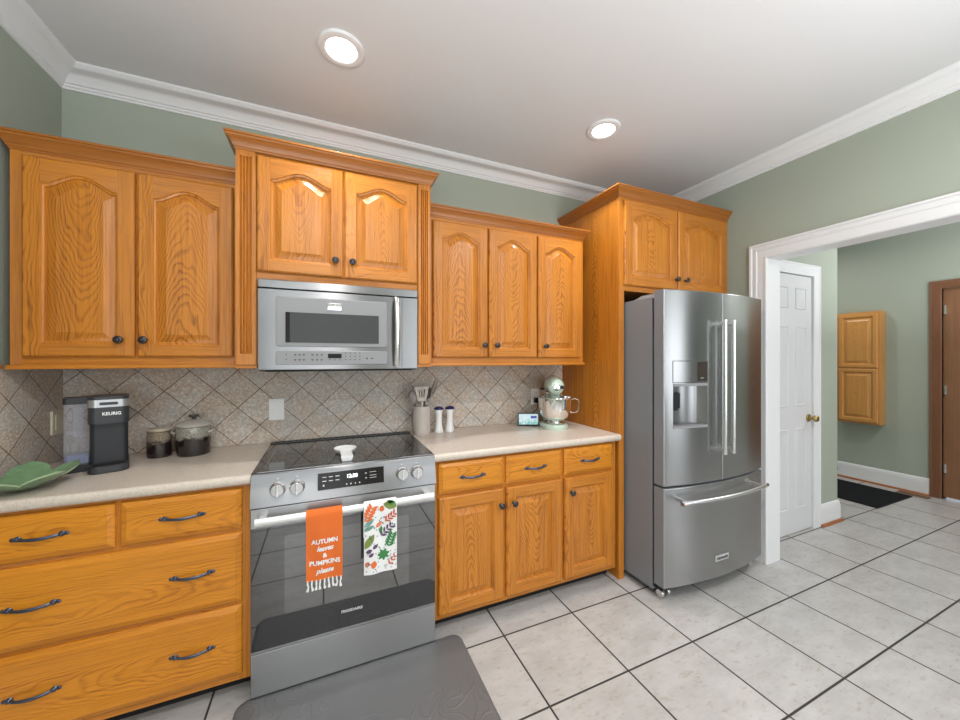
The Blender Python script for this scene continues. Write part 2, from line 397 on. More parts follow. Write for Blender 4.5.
# kitchen doorway casing + jamb liner
CAS = [(0, 0), (0, .014), (.006, .019), (.016, .019), (.020, .015), (.060, .017), (.066, .022), (.078, .022), (.082, .018), (.092, .019), (.098, .026), (.110, .026), (.110, 0)]
b = mb(TRIM).sweep([(XR, 1.452, 0), (XR, 1.452, 2.060), (XR, -.682, 2.060), (XR, -.682, 0)], (-1, 0, 0), [(a*.96, c) for a, c in CAS])
b.box(XR, 2.872, 1.452, 1.47, 0, 2.070); b.box(XR, 2.872, -.682, 1.452, 2.060, 2.070); b.box(XR, 2.872, -.7, -.682, 0, 2.070)
struct(b, 'trim_2')
# pantry casing and door
b = mb(TRIM).sweep([(2.965, 1.621, 0), (2.965, 1.621, 2.055), (3.665, 1.621, 2.055), (3.665, 1.621, 0)], (0, -1, 0), [(a*.80, c*.6) for a, c in CAS])
b.box(3.665, 3.6779, 1.621, 1.739, 0, 2.055); b.box(2.951, 2.965, 1.621, 1.739, 0, 2.055); b.box(2.951, 3.6779, 1.621, 1.739, 2.055, 2.0799); struct(b, 'trim_3')
def panel_door(x0, x1, z0, z1, yf, t, panels, mF, mP, xf=None, dep=.006, bw=.02, raised=True):
    """flat slab whose front has sunk, raised-field panels; front faces -y"""
    B = mb(mF, xf)
    xs = sorted({x0, x1, *[p[0] for p in panels], *[p[1] for p in panels]}); zs = sorted({z0, z1, *[p[2] for p in panels], *[p[3] for p in panels]})
    G = {}
    def g(x, z):
        if (x, z) not in G: G[(x, z)] = B.v(x, yf, z)
        return G[(x, z)]
    for i in range(len(xs)-1):
        for j in range(len(zs)-1):
            cx, cz = (xs[i]+xs[i+1])/2, (zs[j]+zs[j+1])/2
            if any(p[0] < cx < p[1] and p[2] < cz < p[3] for p in panels): continue
            B.face([g(xs[i], zs[j]), g(xs[i+1], zs[j]), g(xs[i+1], zs[j+1]), g(xs[i], zs[j+1])])
    B.box(x0, x1, yf+.0005, yf+t, z0, z1)
    for p in panels:
        def rc(i, d): return [(p[0]+i, yf+d, p[2]+i), (p[1]-i, yf+d, p[2]+i), (p[1]-i, yf+d, p[3]-i), (p[0]+i, yf+d, p[3]-i)]
        B.mat(mP)
        # the slab behind is cut by sinking: lay the mouldings proud instead, then field
        B.loops([rc(0, 0), rc(.005, -.006), rc(.011, -.001), rc(bw, -.001), rc(bw+.014, -.008)], False, True)
        B.mat(mF)
    return B
dp = []
for a, c in ((3.055, 3.255), (3.455, 3.60)): pass
for a, c in ((3.06, 3.275), (3.43, 3.645)):
    dp += [(a-(.0 if a < 3.2 else 0), c, 1.775, 1.95), (a, c, 1.0, 1.63), (a, c, .19, .84)]
dp = []
for a, c in ((3.06, 3.325), (3.425, 3.575)): dp += [(a+.0, c, 1.78, 1.95), (a, c, 1.01, 1.64), (a, c, .195, .83)]
d1 = panel_door(2.968, 3.662, .007, 2.050, 1.628, .035, dp, WDOOR, WDOOR).build('door_1', origin=(0, 0, 0)); d1['kind'] = 'structure'
WL[d1.name] = Vector((0, 0, 0))
b = mb(BRASS).lathe([(.030, 0), (.032, -.004), (.026, -.010), (.012, -.013), (.011, -.030), (.020, -.036), (.027, -.046), (.027, -.056), (.020, -.064), (.004, -.067)], (3.610, 1.627, .905), axis='y'); b.build('door_knob', d1)
# brown door in the hall
HX = Matrix(((0, 1, 0, 0), (-1, 0, 0, 0), (0, 0, 1, 0), (0, 0, 0, 1)))     # local x,y,z -> world y,-x,z
b = mb(brownC).sweep([(5.6, 1.452, 0), (5.6, 1.452, 2.08), (5.6, .53, 2.08), (5.6, .53, 0)], (-1, 0, 0), [(0, 0), (0, .012), (.012, .018), (.06, .018), (.066, .022), (.076, .022), (.076, 0)])
b.box(5.6, 5.69, 1.452, 1.458, 0, 2.08); struct(b, 'trim_4')
d2 = panel_door(-1.451, -.531, .02, 2.079, 5.625, .04, [(-1.32, -1.04, 1.65, 1.93), (-.94, -.66, 1.65, 1.93), (-1.32, -1.04, .2, 1.5), (-.94, -.66, .2, 1.5)][:0], brownV, brownV, xf=HX).build('door_2', origin=(5.645, .99, 0)); d2['kind'] = 'structure'
for z in (.305, 1.076, 1.867):
    mb(CHROME).box(5.605, 5.624, 1.428, 1.446, z-.045, z+.045, .003).build('hinge', d2)
# baseboards
BB = [(0, 0), (.016, 0), (.016, .13), (.012, .145), (.012, .158), (.006, .172), (0, .175)]
def base(name, path): struct(mb(TRIM).sweep(path, (0, 0, 1), [(-a, c) for a, c in BB]), name)
def shoe(path, name): struct(mb(orangeT).sweep(path, (0, 0, 1), [(-a, c) for a, c in ((.016, 0), (.034, 0), (.032, .010), (.026, .017), (.016, .019))]), name)
base('baseboard_pantry', [(3.751, 1.621, 0), (4.045, 1.621, 0), (4.045, 3.35, 0)])
shoe([(3.751, 1.621, 0), (4.045, 1.621, 0), (4.045, 3.35, 0)], 'trim_5')
base('baseboard_hall', [(5.6, 3.35, 0), (5.6, 1.53, 0)]); shoe([(5.6, 3.35, 0), (5.6, 1.53, 0)], 'trim_6')
base('baseboard_hall_front', [(5.6, .45, 0), (5.6, -2.7, 0)])
base('baseboard_right', [(XR, YB, 0), (XR, 1.565, 0)]); base('baseboard_left', [(XL, -2.7, 0), (XL, 1.70, 0)])
base('baseboard_right_front', [(XR, -.80, 0), (XR, -2.7, 0)])
# backsplash tile
b = mb(SPLASH).box(XL, 1.69, YB-.01, YB, .915, 1.42); struct(b, 'wall_backsplash', smooth=False)
b = mb(SPLASHL).box(XL, XL+.01, 1.70, YB-.01, .915, 1.345); struct(b, 'wall_backsplash_left', smooth=False)
b = mb(oakC).box(XL, XL+.022, 1.70, 1.95, 1.345, 1.362, .003); struct(b, 'trim_7', origin=(XL, 1.8, 1.35))

# ------------------------------------------------------------------ joinery
def raised(name, parent, x0, x1, z0, z1, yf, arch=0., st=.052, t=.02, xf=None, mv=None, ms=None, mh=None, bot=None, lab=None):
    mv, ms, mh = mv or oakV, ms or oakS, mh or oakR
    B = mb(ms, xf); W_, H = x1-x0, z1-z0; bot = bot or st
    n = 22 if arch else 1
    def shape(t_):
        q = (t_-.03)/.94
        if q <= 0 or q >= 1: return 0.
        return (.5-.5*math.cos(2*pi*q))**.72
    def rect(i, d):   # outer outline, same count as the opening: BL, BR, top points right->left
        xa, xb, za, zb = x0+i, x1-i, z0+i, z1-i
        return [(xa, yf+d, za), (xb, yf+d, za), (xb, yf+d, zb), (xa, yf+d, zb)]
    def opening(i, d):
        xa, xb, za = x0+st+i, x1-st-i, z0+bot+i; zt = z1-st-arch
        pts = [(xa, yf+d, za), (xb, yf+d, za)]
        for k in range(n+1):
            tt = 1-k/n; pts.append((xa+(xb-xa)*tt, yf+d, zt-i*(1.0 if arch else 1)+arch*shape(tt)*(1-i*1.2)))
        return pts
    # outside edge
    R = B.loops([rect(0, t), rect(0, .007), rect(.003, .003), rect(.007, 0)], True, False)
    o = [B.v(*p) for p in opening(0, 0)]
    bl, br, tr, tl = R[-1]
    # stiles: bottom/top edge points at opening x
    e = .007
    b1 = B.v(x0+st, yf, z0+e); b2 = B.v(x1-st, yf, z0+e); t1 = B.v(x0+st, yf, z1-e); t2 = B.v(x1-st, yf, z1-e)
    oBL, oBR, oTR, oTL = o[0], o[1], o[2], o[-1]
    B.face([bl, b1, oBL, oTL, t1, tl], ms); B.face([b2, br, tr, t2, oTR, oBR], ms)
    B.face([b1, b2, oBR, oBL], mh)
    top = o[2:]
    tops = [t2]+[B.v(top[k].co.x, yf, z1-e) for k in range(1, len(top)-1)]+[t1]
    for k in range(len(top)-1): B.face([top[k], tops[k], tops[k+1], top[k+1]], mh)
    B.mat(mv)
    B.loops([opening(0, 0), opening(.003, .005), opening(.009, .0075), opening(.011, .0135), opening(.016, .0135), opening(.042, .0025), opening(.044, .001)], False, True)
    bmesh.ops.remove_doubles(B.bm, verts=B.bm.verts[:], dist=.0001)
    og = Vector(((x0+x1)/2, yf, (z0+z1)/2+random.uniform(-.1, .1)))
    if xf is not None: og = xf @ og
    return B.build(name, parent, origin=og, angle=30)
def drawer(parent, x0, x1, z0, z1, yf, t=.02):
    B = mb(oakH)
    def rc(i, d): return [(x0+i, yf+d, z0+i), (x1-i, yf+d, z0+i), (x1-i, yf+d, z1-i), (x0+i, yf+d, z1-i)]
    B.loops([rc(0, t), rc(0, .012), rc(.0035, .0085), rc(.019, .0018), rc(.0205, 0)])
    return B.build('drawer', parent, origin=((x0+x1)/2, yf, (z0+z1)/2+random.uniform(-.04, .04)), angle=12)
def knob(parent, x, z, yf, xf=None):
    B = mb(PEWK, xf).lathe([(.009, 0), (.009, -.003), (.005, -.006), (.005, -.014), (.010, -.017), (.0155, -.021), (.0165, -.025), (.014, -.029), (.0095, -.0305), (.0085, -.029), (.006, -.032), (.001, -.033)], (x, yf, z), n=16, axis='y')
    return B.build('knob', parent)
def pull(parent, x, z, yf, L=.108):
    B = mb(PEWTER); pts = []; R = []
    for k in range(17):
        s = k/16; a = s*pi; pts.append((x-L/2+L*s, yf-.006-.015*math.sin(a)**.7, z+.002-.003*math.sin(a))); R.append(.0028+.0021*math.sin(a)+(.0012 if k in (2, 14) else 0))
    B.tube(pts, R, 10, flat=(.8, 1.25))
    for s in (-1, 1):
        B.lathe([(.0088, 0), (.0095, -.003), (.0068, -.006), (.0072, -.009), (.005, -.012), (.001, -.013)], (x+s*L/2, yf, z+.002), n=14, axis='y')
        B.lathe([(.005, 0), (.007, -.003), (.001, -.005)], (x+s*(L/2+.0125), yf, z+.002), n=10, axis='y')
    return B.build('handle', parent)
CC = [(0, 0), (.004, 0), (.006, .008), (.010, .010), (.014, .020), (.024, .032), (.036, .040), (.044, .044), (.046, .052), (.052, .054), (.052, .062), (0, .062)]
def crown(parent, path, sc=1.):   # path runs so that its outer side is on the right
    B = mb(oakC).sweep(path, (0, 0, 1), [(-a*.72*sc, c*sc) for a, c in CC]); return B.build('crown_moulding', parent, origin=path[len(path)//2])
def shell(parent, x0, x1, yf, y1, z0, z1, name='carcass', opens=(), t=.018, rails=None):
    """cabinet box with a face frame; the openings are closed by the doors"""
    B = mb(oakS).box(x0, x1, yf+.018, y1, z0, z1); 
    B.box(x0, x0+.035, yf, yf+.018, z0, z1, .001); B.box(x1-.035, x1, yf, yf+.018, z0, z1, .001)
    B.mat(oakR)
    for a, c in rails or ((z0, z0+.045), (z1-.045, z1)): B.box(x0+.035, x1-.035, yf+.0004, yf+.018, a, c)
    B.mat(oakS)
    for a, c in opens: B.box(a, c, yf+.0008, yf+.018, z0, z1)
    return B

UY = 1.965                         # face of the upper cabinets
# left upper cabinet
uc = thing('upper_cabinet', 'oak two-door upper cabinet in the left corner above the coffee maker', 'cabinet', (-.74, 2.15, 1.355))
B = shell(uc, -1.105, -.372, UY, YB-.011, 1.36, 2.205, opens=((-.755, -.70),)); B.mat(oakR).box(-1.112, -.372, UY-.012, YB-.011, 1.343, 1.36, .004); B.build('carcass', uc)
for a, c, kx in ((-1.065, -.733, -.775), (-.724, -.386, -.697)):
    d = raised('door', uc, a, c, 1.392, 2.165, UY-.02, arch=.048); knob(d, kx, 1.462, UY-.02)
crown(uc, [(-1.105, YB-.012, 2.185), (-1.105, UY, 2.185), (-.372, UY, 2.185)])
# microwave cabinet
MY = 1.90
mc = thing('microwave_cabinet', 'taller oak cabinet with fluted pilasters and arched doors above the microwave', 'cabinet', (.078, 2.1, 1.345))
B = mb(oakS).box(-.366, .522, MY+.018, YB-.011, 1.745, 2.34); B.box(-.366, -.284, MY, YB-.011, 1.345, 2.34); B.box(.451, .522, MY, YB-.011, 1.345, 2.34)
B.mat(oakR).box(-.284, .451, MY+.0005, MY+.018, 1.7455, 1.79); B.box(-.284, .451, MY+.0005, MY+.018, 2.29, 2.34); B.mat(oakS).box(.07, .10, MY+.0008, MY+.018, 1.79, 2.29)
B.mat(oakR).box(-.370, -.284, MY-.006, YB-.011, 1.340, 1.356, .003); B.box(.451, .526, MY-.006, YB-.011, 1.340, 1.356, .003)
B.build('carcass', mc)
def fluted(x0, x1, z0, z1, yf):
    B = mb(oakS); prof = []; nfl = 4; w = x1-x0; fw = w*.62/nfl; s = x0+w*.19
    prof = [(x0, yf+.012), (x0, yf)]
    for k in range(nfl):
        a = s+k*fw
        for q in range(7):
            ang = pi*q/6; prof.append((a+fw*.12+fw*.38*(1-math.cos(ang)), yf+.009*math.sin(ang)))
    prof += [(x1, yf), (x1, yf+.012)]
    B.loops([[(p[0], p[1], z) for p in prof] for z in (z0+.05, z1-.03)])
    B.box(x0, x1, yf, yf+.012, z0, z0+.05, .0015); B.box(x0, x1, yf, yf+.012, z1-.03, z1, .0015)
    return B
for a, c in ((-.366, -.288), (.455, .522)): fluted(a, c, 1.357, 2.32, MY-.0125).build('pilaster', mc)
for a, c, kx in ((-.285, .081, .045), (.086, .449, .123)):
    d = raised('door', mc, a, c, 1.782, 2.306, MY-.02, arch=.045, st=.055); knob(d, kx, 1.858, MY-.02)
crown(mc, [(-.366, YB-.012, 2.316), (-.366, MY-.0125, 2.316), (.522, MY-.0125, 2.316), (.522, YB-.012, 2.316)])
# right upper cabinet
ur = thing('upper_cabinet', 'oak three-door upper cabinet between microwave cabinet and refrigerator surround', 'cabinet', (1.07, 2.15, 1.355))
B = shell(ur, .526, 1.607, UY, YB-.011, 1.36, 2.205, opens=((.875, .91), (1.22, 1.255))); B.mat(oakR).box(.528, 1.617, UY-.012, YB-.011, 1.343, 1.36, .004); B.build('carcass', ur)
for a, c, kx in ((.553, .890, .863), (.898, 1.233, .944), (1.243, 1.580, 1.290)):
    d = raised('door', ur, a, c, 1.392, 2.165, UY-.02, arch=.048); knob(d, kx, 1.465, UY-.02)
crown(ur, [(.526, UY, 2.185), (1.607, UY, 2.185), (1.607, YB-.012, 2.185)])
# refrigerator surround
FY = 1.722; PX = 1.69
fc = thing('refrigerator_cabinet', 'tall oak surround with side panel and two arched doors over the refrigerator', 'cabinet', (2.2, 2.0, 0))
B = mb(oakV); B.box(PX, PX+.02, FY+.02, 1.953, 0, 2.41); B.box(PX, PX+.02, 1.957, YB-.001, 0, 2.41); B.build('side_panel', fc, origin=(PX, 1.94, 1.1))
B = mb(oakS); B.box(PX-.002, PX+.042, FY, FY+.02, 0, 2.41, .0015); B.box(PX+.02, 2.738, FY+.02, YB-.001, 1.83, 2.41); B.box(2.70, 2.738, FY, FY+.02, 1.82, 2.41)
B.mat(oakR).box(PX+.042, 2.70, FY+.0004, FY+.02, 1.815, 1.87); B.box(PX+.042, 2.70, FY+.0004, FY+.02, 2.36, 2.41); B.mat(oakS).box(2.18, 2.215, FY+.0008, FY+.02, 1.87, 2.36)
B.build('carcass', fc)
for a, c, kx in ((1.722, 2.192, 2.172), (2.202, 2.700, 2.262)):
    d = raised('door', fc, a, c, 1.848, 2.385, FY-.02, arch=.045, st=.058); knob(d, kx, 1.918, FY-.02)
crown(fc, [(PX-.002, YB-.001, 2.40), (PX-.002, FY, 2.40), (2.687, FY, 2.40)][:2]+[(2.7385, FY, 2.40)], 1.05)
# base cabinets
BY = 1.735
bl = thing('base_cabinet', 'oak base cabinet of four drawers under the coffee maker, left of the range', 'cabinet', (-.7, 2.0, 0))
B = mb(oakS).box(XL+.002, -.282, BY+.018, YB-.003, .075, .8735); B.box(-.330, -.282, BY, BY+.018, .075, .8735); B.box(XL+.002, -1.05, BY, BY+.018, .075, .8735); B.box(-.72, -.67, BY+.0005, BY+.018, .68, .86)
B.mat(oakR)
for a, c in ((.075, .125), (.375, .42), (.665, .715), (.845, .8735)): B.box(-1.05, -.33, BY+.0008, BY+.018, a, c)
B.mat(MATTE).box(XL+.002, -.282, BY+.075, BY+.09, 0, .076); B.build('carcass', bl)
for x0, x1, z0, z1, hs in ((-1.072, -.703, .698, .858, (-.887,)), (-.688, -.311, .698, .858, (-.498,)), (-1.072, -.311, .402, .680, (-.908, -.467)), (-1.072, -.311, .105, .386, (-.906, -.467))):
    d = drawer(bl, x0, x1, z0, z1, BY-.02)
    for hx in hs: pull(d, hx-.004, (z0+z1)/2 if z1 > .8 else (.546 if z1 > .5 else .247), BY-.02)
br = thing('base_cabinet', 'oak base cabinet with three drawers over three doors, right of the range', 'cabinet', (1.08, 2.0, 0))
B = mb(oakS).box(.492, 1.672, BY+.018, YB-.003, .075, .8735)
for a, c in ((.492, .53), (.868, .905), (1.245, 1.287), (1.628, 1.672)): B.box(a, c, BY, BY+.018, .075, .8735)
B.mat(oakR)
for a, c in ((.075, .125), (.665, .715), (.845, .8735)): B.box(.53, 1.63, BY+.0008, BY+.018, a, c)
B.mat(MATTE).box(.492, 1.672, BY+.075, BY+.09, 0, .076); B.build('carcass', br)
for x0, x1, kx in ((.517, .879, .859), (.895, 1.257, .937), (1.275, 1.640, 1.318)):
    d = drawer(br, x0, x1, .705, .860, BY-.02); pull(d, (x0+x1)/2, .78, BY-.02)
    d = raised('door', br, x0, x1, .102, .690, BY-.02, st=.058); knob(d, kx, .605, BY-.02)
# worktops
def worktop(x0, x1, name, label):
    B = mb(COUNTER); prof = [(YB-.011, .874), (1.712, .874), (1.704, .877), (1.699, .884), (1.697, .894), (1.699, .905), (1.705, .912), (1.714, .914), (YB-.011, .914)]
    B.loops([[(x, y, z) for y, z in prof] for x in (x0, x1)]); tag(B.build(name, origin=(x0, 2, .9), angle=40), label, 'countertop')
worktop(XL+.011, -.278, 'countertop', 'beige speckled countertop left of the range, under the coffee maker')
worktop(.491, 1.686, 'countertop', 'beige speckled countertop right of the range, under the stand mixer')

# ------------------------------------------------------------------ microwave
mw = thing('microwave', 'stainless over-the-range microwave with a grey window and vertical handle', 'microwave', (.083, 2.1, 1.335))
X0, X1, YF = -.279, .446, 1.868
mb(BLACK).box(X0+.002, X1-.002, YF+.0305, YB-.012, 1.326, 1.741, .003).build('body', mw)
mb(MATTE).box(X0+.03, X1-.03, YF+.006, YF+.0295, 1.3245, 1.3325).build('lower_grille', mw)
B = mb(STEELM).box(X0, X1, YF, YF+.03, 1.333, 1.702, .003); B.build('front', mw)
B = mb(STEELM).box(X0, X1, YF-.006, YF+.029, 1.705, 1.7445, .006); B.build('top_vent', mw)
B = mb(SILVER).prism(rrect(-.207, .289, 1.441, 1.670, .012), YF-.006, YF+.0, bev=.002); fr = B.build('window_frame', mw)
B = mb(plain('microwave_window', (.06, .062, .064), .32, spec=.25, noise_s=900, noise_a=.5)).prism(rrect(-.168, .247, 1.459, 1.599, .004), YF-.0075, YF-.004); B.build('window', fr)
B = mb(MATTE).prism(rrect(-.168, -.150, 1.459, 1.599, .003), YF-.008, YF-.0062); B.build('window_edge', fr)
B = mb(CHROME).box(.010, .072, YF-.0085, YF-.004, 1.617, 1.650, .002)
B.build('badge', fr)
B = mb(SILVER).prism(rrect(-.207, .289, 1.357, 1.422, .008), YF-.006, YF, bev=.002); cp = B.build('control_panel', mw)
B = mb(MATTE).box(.0115, .072, YF-.0068, YF-.004, 1.387, 1.408)
B.build('display', cp)
DK = plain('printed_grey_legend', (.06, .06, .065), .5)
B = mb(DK)
def dash(x, z, w=.007, h=.002): B.box(x-w/2, x+w/2, YF-.0070, YF-.005, z-h*.75, z+h*.75)
for z in (1.404, 1.381):
    dash(-.165, z, .004, .004)
    for x in (-.128, -.110, -.092, -.056, -.036, -.016): dash(x, z, .010, .0022); dash(x, z-.005, .005, .0022)
for z in (1.412, 1.396, 1.380):
    for x in (.09, .112, .134, .156): dash(x, z, .005, .003)
for x in (.02, .042, .064): dash(x, 1.379, .009, .002)
dash(.19, 1.386, .008, .005); dash(.214, 1.386, .010, .004)
B.build('printed_legend', cp)
B = mb(HANDLE); hz = [1.350+.345*k/14 for k in range(15)]
B.tube([(.334, YF-.012-.035*math.sin(pi*k/14)**.6, hz[k]) for k in range(15)], .0115, 12, flat=(1.2, .8)); B.box(.322, .346, YF-.016, YF+.001, 1.350, 1.366, .004); B.box(.322, .346, YF-.016, YF+.001, 1.680, 1.696, .004)
B.build('handle', mw)
B = mb(MATTE).box(.3635, .3655, YF-.0005, YF+.001, 1.342, 1.70); B.build('door_seam', mw)

# ------------------------------------------------------------------ range
rg = thing('range', 'stainless slide-in range with black glass cooktop and oven door', 'stove', (.106, 2.0, 0))
RX0, RX1, RY = -.275, .488, 1.680
B = mb(plain('range_side', (.06, .06, .065), .4)).box(RX0+.004, RX1-.004, RY+.03, 2.22, .022, .905)
B.mat(BLACK).box(RX0+.02, RX1-.02, RY+.06, 2.2, 0, .022); B.build('body', rg)
B = mb(plain('cooktop_glass', (.008, .008, .009), .03, ior=2.9)).box(RX0+.001, RX1-.001, RY+.022, 2.222, .906, .921, .003)
B.mat(plain('cooktop_line', (.20, .20, .21), .3))
def line(x0, x1, y0, y1): B.box(x0, x1, y0, y1, .9209, .9213)
def ringc(cx, cy, r, w=.0012):
    L = B.loops([[(cx+q*math.cos(2*pi*j/40), cy+q*math.sin(2*pi*j/40), .9212) for j in range(40)] for q in (r, r+w)], False, False)
line(-.235, .448, 1.745, 1.7465); line(-.235, .448, 2.140, 2.1415); line(-.235, -.2335, 1.745, 2.14); line(.4465, .448, 1.745, 2.14)
for cx, cy, r in ((-.10, 1.85, .10), (.31, 1.85, .115), (-.09, 2.05, .075), (.31, 2.05, .075), (.106, 2.06, .055)): ringc(cx, cy, r)
B.build('cooktop', rg, fixn=True)
B = mb(BLACK).box(RX0+.001, RX1-.001, 2.225, 2.275, .905, .926, .002)
B.mat(MATTE)
for k in range(24): B.box(-.25+k*.03, -.23+k*.03, 2.242, 2.258, .9255, .9263)
B.build('rear_vent', rg)
# control panel, slightly raked
def rk(z): return 1.664+.028*(z-.787)/.128
B = mb(STEELP); B.loops([[(x, y, z) for y, z in ((RY+.03, .787), (rk(.787), .787), (rk(.906), .906), (rk(.906)+.004, .914), (rk(.906)+.014, .918), (RY+.03, .918), )] for x in (RX0, RX1)])
cpn = B.build('control_panel', rg)
def rp(x, z, d=0.): return (x, rk(z)-d, z)
def rbox(B, x0, x1, z0, z1, d0, d1):
    B.loops([[rp(x0, z0, d), rp(x1, z0, d), rp(x1, z1, d), rp(x0, z1, d)] for d in (d0, d1)])
B = mb(STEELP); rbox(B, -.034, .249, .820, .896, -.001, .0015); B.mat(plain('display_glass', (.012, .010, .010), .16, ior=1.4, spec=.3)); rbox(B, -.030, .245, .824, .892, 0, .0025)
LEG = plain('panel_legend_white', (.6, .6, .6), .5)
B.mat(LEG)
for i in range(3):
    for z in (.874, .858): rbox(B, .0-.012+i*.026, .004+i*.026, z-.001, z+.002, .002, .003)
rbox(B, -.010, -.004, .838, .845, .002, .003)
for i in range(4): rbox(B, .083+i*.018, .088+i*.018, .834, .839, .002, .003)
for z in (.874, .860, .850): rbox(B, .182, .212, z, z+.0015, .002, .003)
rbox(B, .164, .170, .870, .874, .002, .003); rbox(B, .164, .170, .850, .854, .002, .003)
dsp = B.build('display', cpn)
EM = plain('clock_digits', (.9, .95, 1), .5, emit=((.9, .96, 1), 1.6))
B = mb(EM); B.text('12:30', .021, lambda x, y: rp(.108+x, .868+y, .0032), EM, offset=.0006); B.build('clock', dsp)
for kx in (-.179, -.108, .328, .396):
    B = mb(HANDLE).lathe([(.029, 0), (.030, -.004), (.027, -.007), (.0255, -.024), (.023, -.028), (.001, -.029)], (kx, rk(.852), .852), axis='y', n=32)
    B.mat(CHROME).box(kx-.005, kx+.005, rk(.852)-.036, rk(.852)-.027, .852-.024, .852+.024, .002)
    B.mat(LEG).box(kx-.002, kx+.002, rk(.89)-.0005, rk(.89)+.001, .888, .893)
    B.build('knob', cpn)
# oven door
B = mb(STEEL).box(RX0, RX1, RY-.002, RY+.028, .700, .778, .003); B.mat(GLASSB).box(RX0, RX1, RY, RY+.028, .206, .700, .002)
B.mat(STEEL).box(RX0, RX1, RY-.001, RY+.028, .198, .206)
od = B.build('oven_door', rg)
B = mb(plain('oven_window', (.03, .032, .034), .03, ior=2.6)).prism(rrect(-.155, .36, .33, .655, .012), RY-.0004, RY+.001)
B.build('window', od)
LOGO = plain('logo_print', (.65, .65, .66), .4)
B = mb(LOGO); B.text('FRIGIDAIRE', .016, lambda x, y: (.108+x, RY-.0008, .277+y), LOGO, offset=.0005, width=.088); B.build('logo', od)
B = mb(HANDLEW); B.tube([(RX0+.022+(RX1-RX0-.044)*k/12, RY-.047-.006*math.sin(pi*k/12), .741) for k in range(13)], .0165, 14, flat=(.62, 1.))
for x in (RX0+.045, RX1-.045): B.box(x-.014, x+.014, RY-.045, RY, .730, .752, .004)
B.build('handle', od)
B = mb(STEEL).box(RX0, RX1, RY, RY+.028, .022, .194, .003); B.build('drawer', rg)

# ------------------------------------------------------------------ refrigerator
rf = thing('refrigerator', 'stainless french-door refrigerator with water dispenser and bottom freezer drawer', 'refrigerator', (2.19, 1.85, 0))
FX0, FX1, FXC = 1.742, 2.640, 2.190
B = mb(FSIDE).box(1.746, 2.645, 1.522, 2.25, .045, 1.743, .003)
B.mat(plain('hinge_cover', (.33, .34, .36), .4)); B.loops([[(x, y, z) for y, z in ((1.48, 1.735), (1.48, 1.762), (1.60, 1.762), (1.66, 1.743), (1.66, 1.735))] for x in (1.750, 1.86)])
B.mat(MATTE).box(1.755, 2.635, 1.507, 1.5215, .06, 1.74); B.build('body', rf)
def fy(x): return 1.393+.047*((x-FXC)/.45)**2
def cdoor(x0, x1, z0, z1, hole=None, n=16):
    B = mb(STEELF); e = .006
    xs = [x0, x0+.002, x0+e]+[x0+e+(x1-x0-2*e)*k/n for k in range(1, n)]+[x1-e, x1-.002, x1]
    zs = [z0, z0+.002, z0+e, z1-e, z1-.002, z1]
    if hole:
        xs = sorted([x for x in xs if abs(x-hole[0]) > .008 and abs(x-hole[1]) > .008]+[hole[0], hole[1]]); zs = sorted(zs+[hole[2], hole[3]])
    def dy(x, z):
        a = min(x-x0, x1-x, z-z0, z1-z); return 0 if a >= e-1e-6 else (.0022 if a < .001 else .0006)
    G = [[B.v(x, fy(x)+dy(x, z), z) for x in xs] for z in zs]
    for j in range(len(zs)-1):
        for i in range(len(xs)-1):
            if hole and hole[0]-1e-6 <= xs[i] < hole[1]-1e-6 and hole[2]-1e-6 <= zs[j] < hole[3]-1e-6: continue
            B.face([G[j][i], G[j][i+1], G[j+1][i+1], G[j+1][i]])
    yb = 1.505; m_, n_ = len(zs), len(xs)
    per = [(0, i) for i in range(n_)]+[(j, n_-1) for j in range(1, m_)]+[(m_-1, i) for i in range(n_-2, -1, -1)]+[(j, 0) for j in range(m_-2, 0, -1)]
    back = [B.v(xs[i], yb, zs[j]) for j, i in per]
    for k in range(len(per)):
        q = (k+1) % len(per); a, c = per[k], per[q]
        B.face([G[a[0]][a[1]], back[k], back[q], G[c[0]][c[1]]], FSIDE)
    B.face(back)
    return B
hole = (1.800, 2.045, 1.000, 1.232)
FS = 2.172
B = cdoor(FX0, FS-.003, .665, 1.776, hole)
ld = B.build('door', rf)
# dispenser
B = mb(plain('dispenser_cavity', (.30, .30, .31), .25, .9))
hx = [hole[0]+(hole[1]-hole[0])*k/14 for k in range(15)]
def cav(x): 
    s = (x-hole[0])/(hole[1]-hole[0]); return fy(x)+.012+.062*math.sin(pi*s)**.5
bk = [[B.v(x, min(cav(x), 1.49) if 0 < i < 14 else fy(x)+.0005, z) for i, x in enumerate(hx)] for z in (hole[2], hole[3])]
for i in range(14): B.face([bk[0][i], bk[0][i+1], bk[1][i+1], bk[1][i]])
B.mat(plain('dispenser_grey', (.13, .13, .14), .4))
for r in (0, 1):
    z = (hole[2], hole[3])[r]
    B.face([B.v(x, min(cav(x), 1.49) if 0 < i < 14 else fy(x)+.0005, z) for i, x in enumerate(hx)])
ds = B.build('dispenser', ld, fixn=False)
B = mb(BLACK).box(1.806, 1.838, 1.425, 1.470, 1.09, 1.195, .004); B.box(1.845, 1.862, 1.43, 1.465, 1.10, 1.19, .004); B.build('lever', ds)
B = mb(SILVER); B.loops([[(x, fy(x)-.003, z1_) for x in hx]+[(x, fy(x)+.03, z1_) for x in hx[::-1]] for z1_ in (.988, 1.002)]); B.build('drip_tray', ds)
B = mb(SILVER); B.loops([[(x, fy(x)-.003, z1_) for x in hx]+[(x, fy(x)+.01, z1_) for x in hx[::-1]] for z1_ in (1.228, 1.244)]); B.build('trim_strip', ds)
B = mb(STEELF); B.loops([[(x, fy(x)-.0015, z1_) for x in hx]+[(x, fy(x)+.004, z1_) for x in hx[::-1]] for z1_ in (1.252, 1.370)])
dd = B.build('display_panel', ds)
B = mb(plain('dispenser_seam', (.05, .05, .055), .5))
